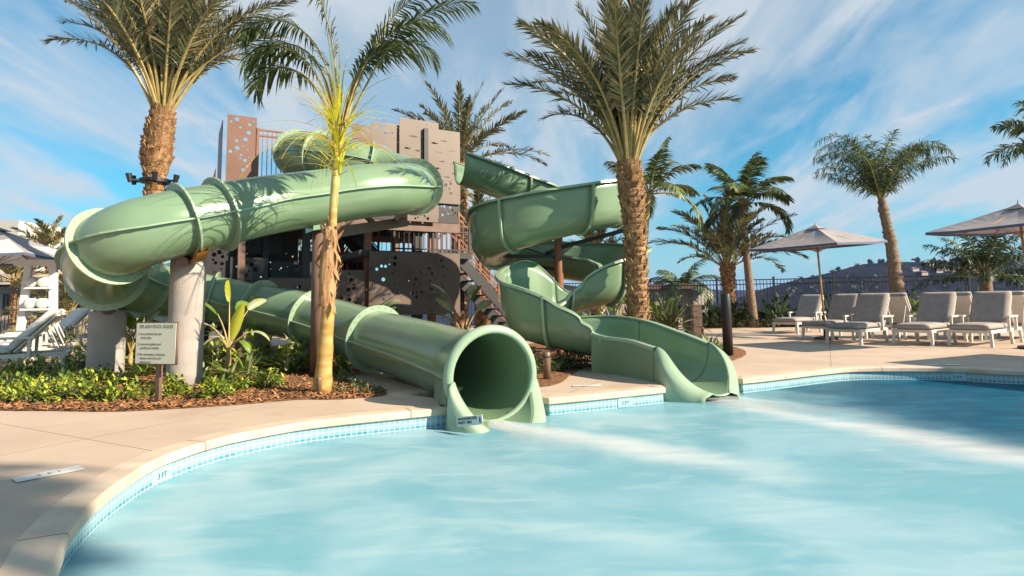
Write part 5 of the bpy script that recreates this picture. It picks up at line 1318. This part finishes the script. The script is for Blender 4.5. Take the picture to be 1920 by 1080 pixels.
# ------------------------------------------------------------------ white towel stand
c = GX(66, 12.2); th = thing('towel_stand', 'tall white painted towel stand with rolled towels on its shelves', 'towel stand', tuple(c), R(14)); 
M_wp = mat('white_paint', (0.64, 0.62, 0.62), .5, (0.68, 0.66, 0.66), 8)
Hs = 2.02; hw = .27
for s_ in (-1, 1): mb = MB(); mb.bar((s_ * (hw + .05), 0, 0), (s_ * hw * .82, 0, Hs - .12), .13, .09, up=Vector((0, 1, 0))); mb.build('side_post', M_wp, th)
mb = MB(); mb.bx(-hw - .16, hw + .16, -.14, .14, Hs - .12, Hs); mb.build('top_beam', M_wp, th)
for z in (.5, 1.02, 1.46):
    mb = MB(); mb.bx(-hw + .02, hw - .02, -.17, .17, z - .04, z); mb.build('shelf', M_wp, th)
for z in (1.02, 1.46):
    for k in range(2):
        mb = MB(); x = (-.105 + .21 * k); mb.tube([Vector((x, -.17, z + .10)), Vector((x, -.15, z + .105)), Vector((x, .15, z + .105)), Vector((x, .17, z + .10))], [.075, .104, .104, .075], 14)
        o = mb.build('rolled_towel', M_white, None, smooth=True); o.matrix_world = Matrix.Translation(c) @ Matrix.Rotation(R(14), 4, 'Z')
        tag(o, 'rolled white towel, ' + ('left', 'right')[k] + ' one on the ' + {1.02: 'lower', 1.46: 'upper'}[z] + ' shelf of the towel stand', 'towel', 'rolled white towels on the towel stand')

# ------------------------------------------------------------------ rules sign
def sign():
    tl = W(258, 604, 6.35); tr = W(335, 601, 6.2); bl = W(254, 683, 6.35)
    x = tr - tl; x.z = 0; up = Vector((0, 0, 1)); w = x.length; h = (tl - bl).length; c0_ = Vector((bl.x, bl.y, bl.z)); th = thing('pool_rules_sign', 'cream SPLASH POOL RULES sign on a brown post in the shrub bed', 'sign', (bl.x, bl.y, 0)); inv = Matrix.Translation(-th.location)
    mtx = frame_mat(c0_, x, up)
    o = curve_mesh('frame', [[(0, 0), (w, 0), (w, h), (0, h)]], .012, M_brown, None, mtx); child(o, th, inv)
    o = curve_mesh('face', [[(.012, .012), (w - .012, .012), (w - .012, h - .012), (.012, h - .012)]], .002, mat('sign_cream', (0.62, 0.62, 0.50), .5), None, mtx @ Matrix.Translation((0, 0, .0145))); child(o, th, inv)
    M_g = mat('sign_print', (0.10, 0.11, 0.08), .6)
    o = text_mesh('title_lettering', 'SPLASH POOL RULES', .048, M_g, None, mtx @ Matrix.Translation((w * .10, h * .86, .0175)), extrude=.0008); o.data.transform(inv); o.parent = th
    for k, (y, s_) in enumerate(((.70, '1. Do not block the end\n    of the slide.'), (.46, '2. Leave the splash pool\n    quickly and orderly.'), (.22, '3. No swimming or flotation\n    devices allowed in the\n    splash pool.'))):
        o = text_mesh('rule_lettering', s_, .032, M_g, None, mtx @ Matrix.Translation((w * .07, h * y, .0175)), extrude=.0008, spacing=1.25); o.data.transform(inv); o.parent = th
    pb_ = MB(); cx = c0_ + x * .52 - x.normalized().cross(up) * -.03 * 0; cc = Vector((cx.x, cx.y, 0)) + up.cross(x).normalized() * .035
    pb_.bx(-.028, .028, -.02, .02, 0, c0_.z + h * .9); o = pb_.build('post', M_brown, None); o.data.transform(Matrix.Translation(cc) @ Matrix.Rotation(math.atan2(x.y, x.x), 4, 'Z')); child(o, th, inv)
sign()

# ------------------------------------------------------------------ bollards and path lights
def bollard(label, loc, h, r, m, kind='bollard', head=True, group=None, name=None):
    th = thing(name or kind, label, 'bollard' if kind == 'bollard' else 'path light', tuple(loc), 0, group)
    mb = MB(); mb.tube([Vector((0, 0, 0)), Vector((0, 0, h - .02)), Vector((0, 0, h))], [r, r, r * .9], 24); o = mb.build('shaft', m, th); 
    for p in o.data.polygons: p.use_smooth = len(p.vertices) == 4
    if head: mb = MB(); mb.tube([Vector((0, 0, h * .80)), Vector((0, 0, h * .86))], r * 1.03, 24); mb.build('lamp_slot', M_dark if m is not M_black else M_bronze, th)
    mb = MB(); mb.tube([Vector((0, 0, 0.004)), Vector((0, 0, .015))], r * 1.35, 24); mb.build('base_plate', m, th)
    return th
bollard('tall black cylindrical bollard light in the bark bed right of the flume outlet', G(1366, 668), 1.10, .085, M_black, head=False)
bollard('small bronze path light between the two slides', G(1026, 713), .36, .05, M_bronze, 'path_light')
bollard('small steel path light at the foot of the king palm', G(598, 741), .20, .028, M_bronze, 'path_light', head=False)
bollard('short dark path light right of the white loungers', G(127, 676), .34, .05, M_bronze, 'path_light')
# flat grey post and two dark utility boxes by the sago palm
p = G(1277, 625); mb = MB(); mb.bx(-.045, .045, -.03, .03, 0, .62); o = mb.build('marker_post', mat('weathered_grey_wood', (0.45, 0.42, 0.36), .9, (0.55, .5, .44), 9), None); o.location = GX(1277, 12.3); tag(o, 'slim pale grey marker post right of the sago palm', 'post')
for x, Y, hh, lab in ((1308, 13.6, .85, 'dark brown square utility post right of the sago palm'), (1293, 15.0, .8, 'black square utility post behind the brown one')):
    q = GX(x, Y); mb = MB(); mb.bx(-.10, .10, -.10, .10, 0, hh); mb.bx(-.11, .11, -.11, .11, hh, hh + .03); o = mb.build('utility_post', M_brown if x == 1308 else M_dark, None); o.location = q; tag(o, lab, 'post')
q = GX(1319, 13.2); bollard('thin short brown path light beside the utility posts', q, .38, .03, M_bronze, 'path_light')

# spotlights strapped round the left palm
c = W(291, 340, 10.2)
band = MB(); band.tube([c - Vector((0, 0, .03)), c + Vector((0, 0, .03))], .245, 28); o = band.build('clamp_band', M_black, None); tag(o, 'black clamp band round the left date palm trunk', 'clamp')
for i, (a, w) in enumerate(((R(180), 'left'), (R(215), 'front left'), (R(300), 'front right'), (R(355), 'right'))):
    d = Vector((math.cos(a), math.sin(a), 0)); q = c + d * .25; th = thing('spotlight', 'small black spotlight on the %s side of the left palm trunk' % w, 'spotlight', tuple(q), 0, 'spotlights clamped to the left date palm'); 
    mb = MB(); mb.bar(Vector((0, 0, 0)), d * .12, .03, .03); mb.build('bracket', M_black, th)
    mb = MB(); mb.tube([d * .12 - Vector((0, 0, .05)), d * .15 + Vector((0, 0, .10))], [.035, .05], 14); mb.build('lamp_head', M_black, th)

# ------------------------------------------------------------------ deck depth plates
def plate(x, y, rz, label, txt, w=.42, h=.15):
    p = G(x, y, .006); th = thing('deck_marker', label, 'marker plate', tuple(p), rz); o = curve_mesh('plate', [[(-w / 2, -h / 2), (w / 2, -h / 2), (w / 2, h / 2), (-w / 2, h / 2)]], .0015, M_white, th, Matrix.Translation((0, 0, .001)))
    o = text_mesh('lettering', txt, h * .62, mat('marker_print', (0.30, 0.25, 0.25), .7), th, Matrix.Translation((0, -h * .22, .0035)), align='CENTER', extrude=.0005)
plate(92, 888, R(52), 'white depth marker plate in the deck at lower left', '3 FT', .34, .13)
plate(1100, 723, R(8), 'white depth marker plate on the slab between the slides', '3 FT', .35, .09)
plate(1766, 684, R(-3), 'white depth marker plate in the deck by the far pool edge', '5 FT', .5, .10)

# houses scattered on the far ridge
rr = random.Random(5)
M_house = mat('far_house_wall', (0.55, 0.42, 0.33), .9); M_hroof = mat('far_house_roof', (0.26, 0.12, 0.08), .9)
hills = bpy.data.objects['hills']; dgx = bpy.context.evaluated_depsgraph_get(); dgx.update()
def ground_z(x, y):
    ok, loc, nn, idx = hills.ray_cast(Vector((x, y, 900)), Vector((0, 0, -1))); return loc.z if ok else -50
cnt = 0
words = ['first', 'second', 'third', 'fourth', 'fifth', 'sixth', 'seventh', 'eighth', 'ninth', 'tenth', 'eleventh', 'twelfth']
for i, px in enumerate([1712, 1728, 1742, 1756, 1770, 1784, 1797, 1810, 1826, 1842, 1874, 1900]):
    k = (px - 960) / F_PX; best = None
    for y in range(380, 800, 12):
        z = ground_z(k * y, y); s = (z - EYE) / y
        if best is None or s > best[0]: best = (s, y, z)
    y = best[1] - rr.uniform(6, 26); x = k * y; z = ground_z(x, y); w = rr.uniform(1.6, 3.2); h = rr.uniform(1.2, 2.0)
    th = thing('far_house', '%s small house from the left along the far ridge top' % words[i], 'house', (x, y, z - 1), 0, 'houses along the far ridge')
    mb = MB(); mb.bx(-w, w, -3, 3, 0, h + 1); mb.build('wall', M_house if i % 3 else M_wwall, th)
    mb = MB(); mb.v = [(-w - .4, -3.4, h + 1), (w + .4, -3.4, h + 1), (w + .4, 3.4, h + 1), (-w - .4, 3.4, h + 1), (-w * .6, 0, h + 2.4), (w * .6, 0, h + 2.4)]; mb.f = [(0, 1, 5, 4), (1, 2, 5), (2, 3, 4, 5), (3, 0, 4), (0, 3, 2, 1)]; mb.m = [0] * 5; mb.build('roof', M_hroof, th)
# trees on the ridge: one far-off mass
tb_ = MB(); rr = random.Random(8)
for i in range(420):
    px = rr.uniform(1480, 1990); k = (px - 960) / F_PX; y = rr.uniform(400, 640); z = ground_z(k * y, y); s_ = rr.uniform(1.2, 3.0)
    for q in range(7):
        c = Vector((k * y + rr.gauss(0, s_ * .5), y + rr.gauss(0, s_ * .5), z + s_ * rr.uniform(.3, 1.5))); a = Vector((rr.gauss(0, 1), rr.gauss(0, 1), rr.gauss(0, 1))).normalized() * s_ * .8; b = Vector((rr.gauss(0, 1), rr.gauss(0, 1), rr.gauss(0, 1))).normalized() * s_ * .8
        tb_.add([c - a, c - b, c + a, c + b], [(0, 1, 2, 3)], 0)
o = tb_.build('ridge_trees', mat('far_tree_leaf', (0.035, 0.05, 0.025), .9)); o['kind'] = 'stuff'

# ------------------------------------------------------------------ air
hz = MB(); hz.bx(-3800, 3800, -80, 5200, -75, 130); o = hz.build('haze', None or []); o['kind'] = 'stuff'
m = bpy.data.materials.new('haze_air'); m.use_nodes = True; t = m.node_tree; t.nodes.remove(t.nodes['Principled BSDF']); pv = t.nodes.new('ShaderNodeVolumePrincipled')
pv.inputs['Color'].default_value = (0.30, 0.45, 0.95, 1); pv.inputs['Density'].default_value = 0.00014; t.links.new(pv.outputs[0], t.nodes['Material Output'].inputs['Volume']); o.data.materials.append(m)

# ------------------------------------------------------------------ water running out of both slides
def outflow(name, label, pts, widths, zs):
    m = bpy.data.materials.get('white_water')
    if not m:
        m = bpy.data.materials.new('white_water'); m.use_nodes = True; t = m.node_tree; b = t.nodes['Principled BSDF']; L = t.links
        b.inputs['Base Color'].default_value = (0.72, 0.74, 0.74, 1); b.inputs['Roughness'].default_value = .4
        uv = t.nodes.new('ShaderNodeUVMap'); sp = t.nodes.new('ShaderNodeSeparateXYZ'); L.new(uv.outputs[0], sp.inputs[0])
        mp = t.nodes.new('ShaderNodeMapping'); mp.inputs['Scale'].default_value = (9, 1.2, 1); L.new(uv.outputs[0], mp.inputs[0])
        nz = t.nodes.new('ShaderNodeTexNoise'); nz.inputs['Scale'].default_value = 2.0; nz.inputs['Detail'].default_value = 5; L.new(mp.outputs[0], nz.inputs['Vector'])
        e = M(t, 'SUBTRACT', 1.0, M(t, 'POWER', M(t, 'ABSOLUTE', sp.outputs[0]), 2.0), True)
        q = M(t, 'MULTIPLY', e, M(t, 'SUBTRACT', 1.0, M(t, 'POWER', sp.outputs[1], 1.6), True))
        q = M(t, 'MULTIPLY', q, M(t, 'MULTIPLY', nz.outputs['Fac'], 1.35), True)
        tr = t.nodes.new('ShaderNodeBsdfTransparent'); mx = t.nodes.new('ShaderNodeMixShader'); L.new(q, mx.inputs[0]); L.new(tr.outputs[0], mx.inputs[1]); L.new(b.outputs[0], mx.inputs[2]); L.new(mx.outputs[0], t.nodes['Material Output'].inputs[0])
    mb = MB(); P = [Vector(p[:3]) for p in catmull([tuple(p) + (z, w) for p, z, w in zip(pts, zs, widths)], 8)]; Wd = [p[3] for p in catmull([tuple(p) + (z, w) for p, z, w in zip(pts, zs, widths)], 8)]
    n = len(P); K = 10; mb.uv = []
    for i in range(n):
        t = (P[min(i + 1, n - 1)] - P[max(0, i - 1)]).normalized(); l = Vector((-t.y, t.x, 0)).normalized()
        for k in range(-K, K + 1):
            f = k / K; mb.v.append(tuple(P[i] + l * (Wd[i] * f) + Vector((0, 0, .05 * .4 * (1 - f * f) * (1 - i / n) + .006 * random.random())))); mb.uv.append((f, i / (n - 1)))
    for i in range(n - 1):
        for k in range(2 * K): a = i * (2 * K + 1) + k; mb.f.append((a, a + 1, a + 2 * K + 2, a + 2 * K + 1)); mb.m.append(0)
    o = mb.build(name, m, None, smooth=True); tag(o, label, 'water jet')
outflow('outflow_water', 'white water streaming from the mouth of the tube slide', [(-.40, 6.40), (-.18, 6.05), (.02, 5.72), (.45, 5.25), (1.0, 4.75)], [.16, .20, .30, .36, .42], [-.17, -.19, -.195, -.18, -.178])
outflow('outflow_water', 'white water streaming from the open flume outlet', [(2.02, 7.95), (2.2, 7.6), (2.46, 7.12), (3.0, 6.55), (3.9, 5.9)], [.15, .20, .30, .34, .42], [.0, -.07, -.15, -.17, -.178])
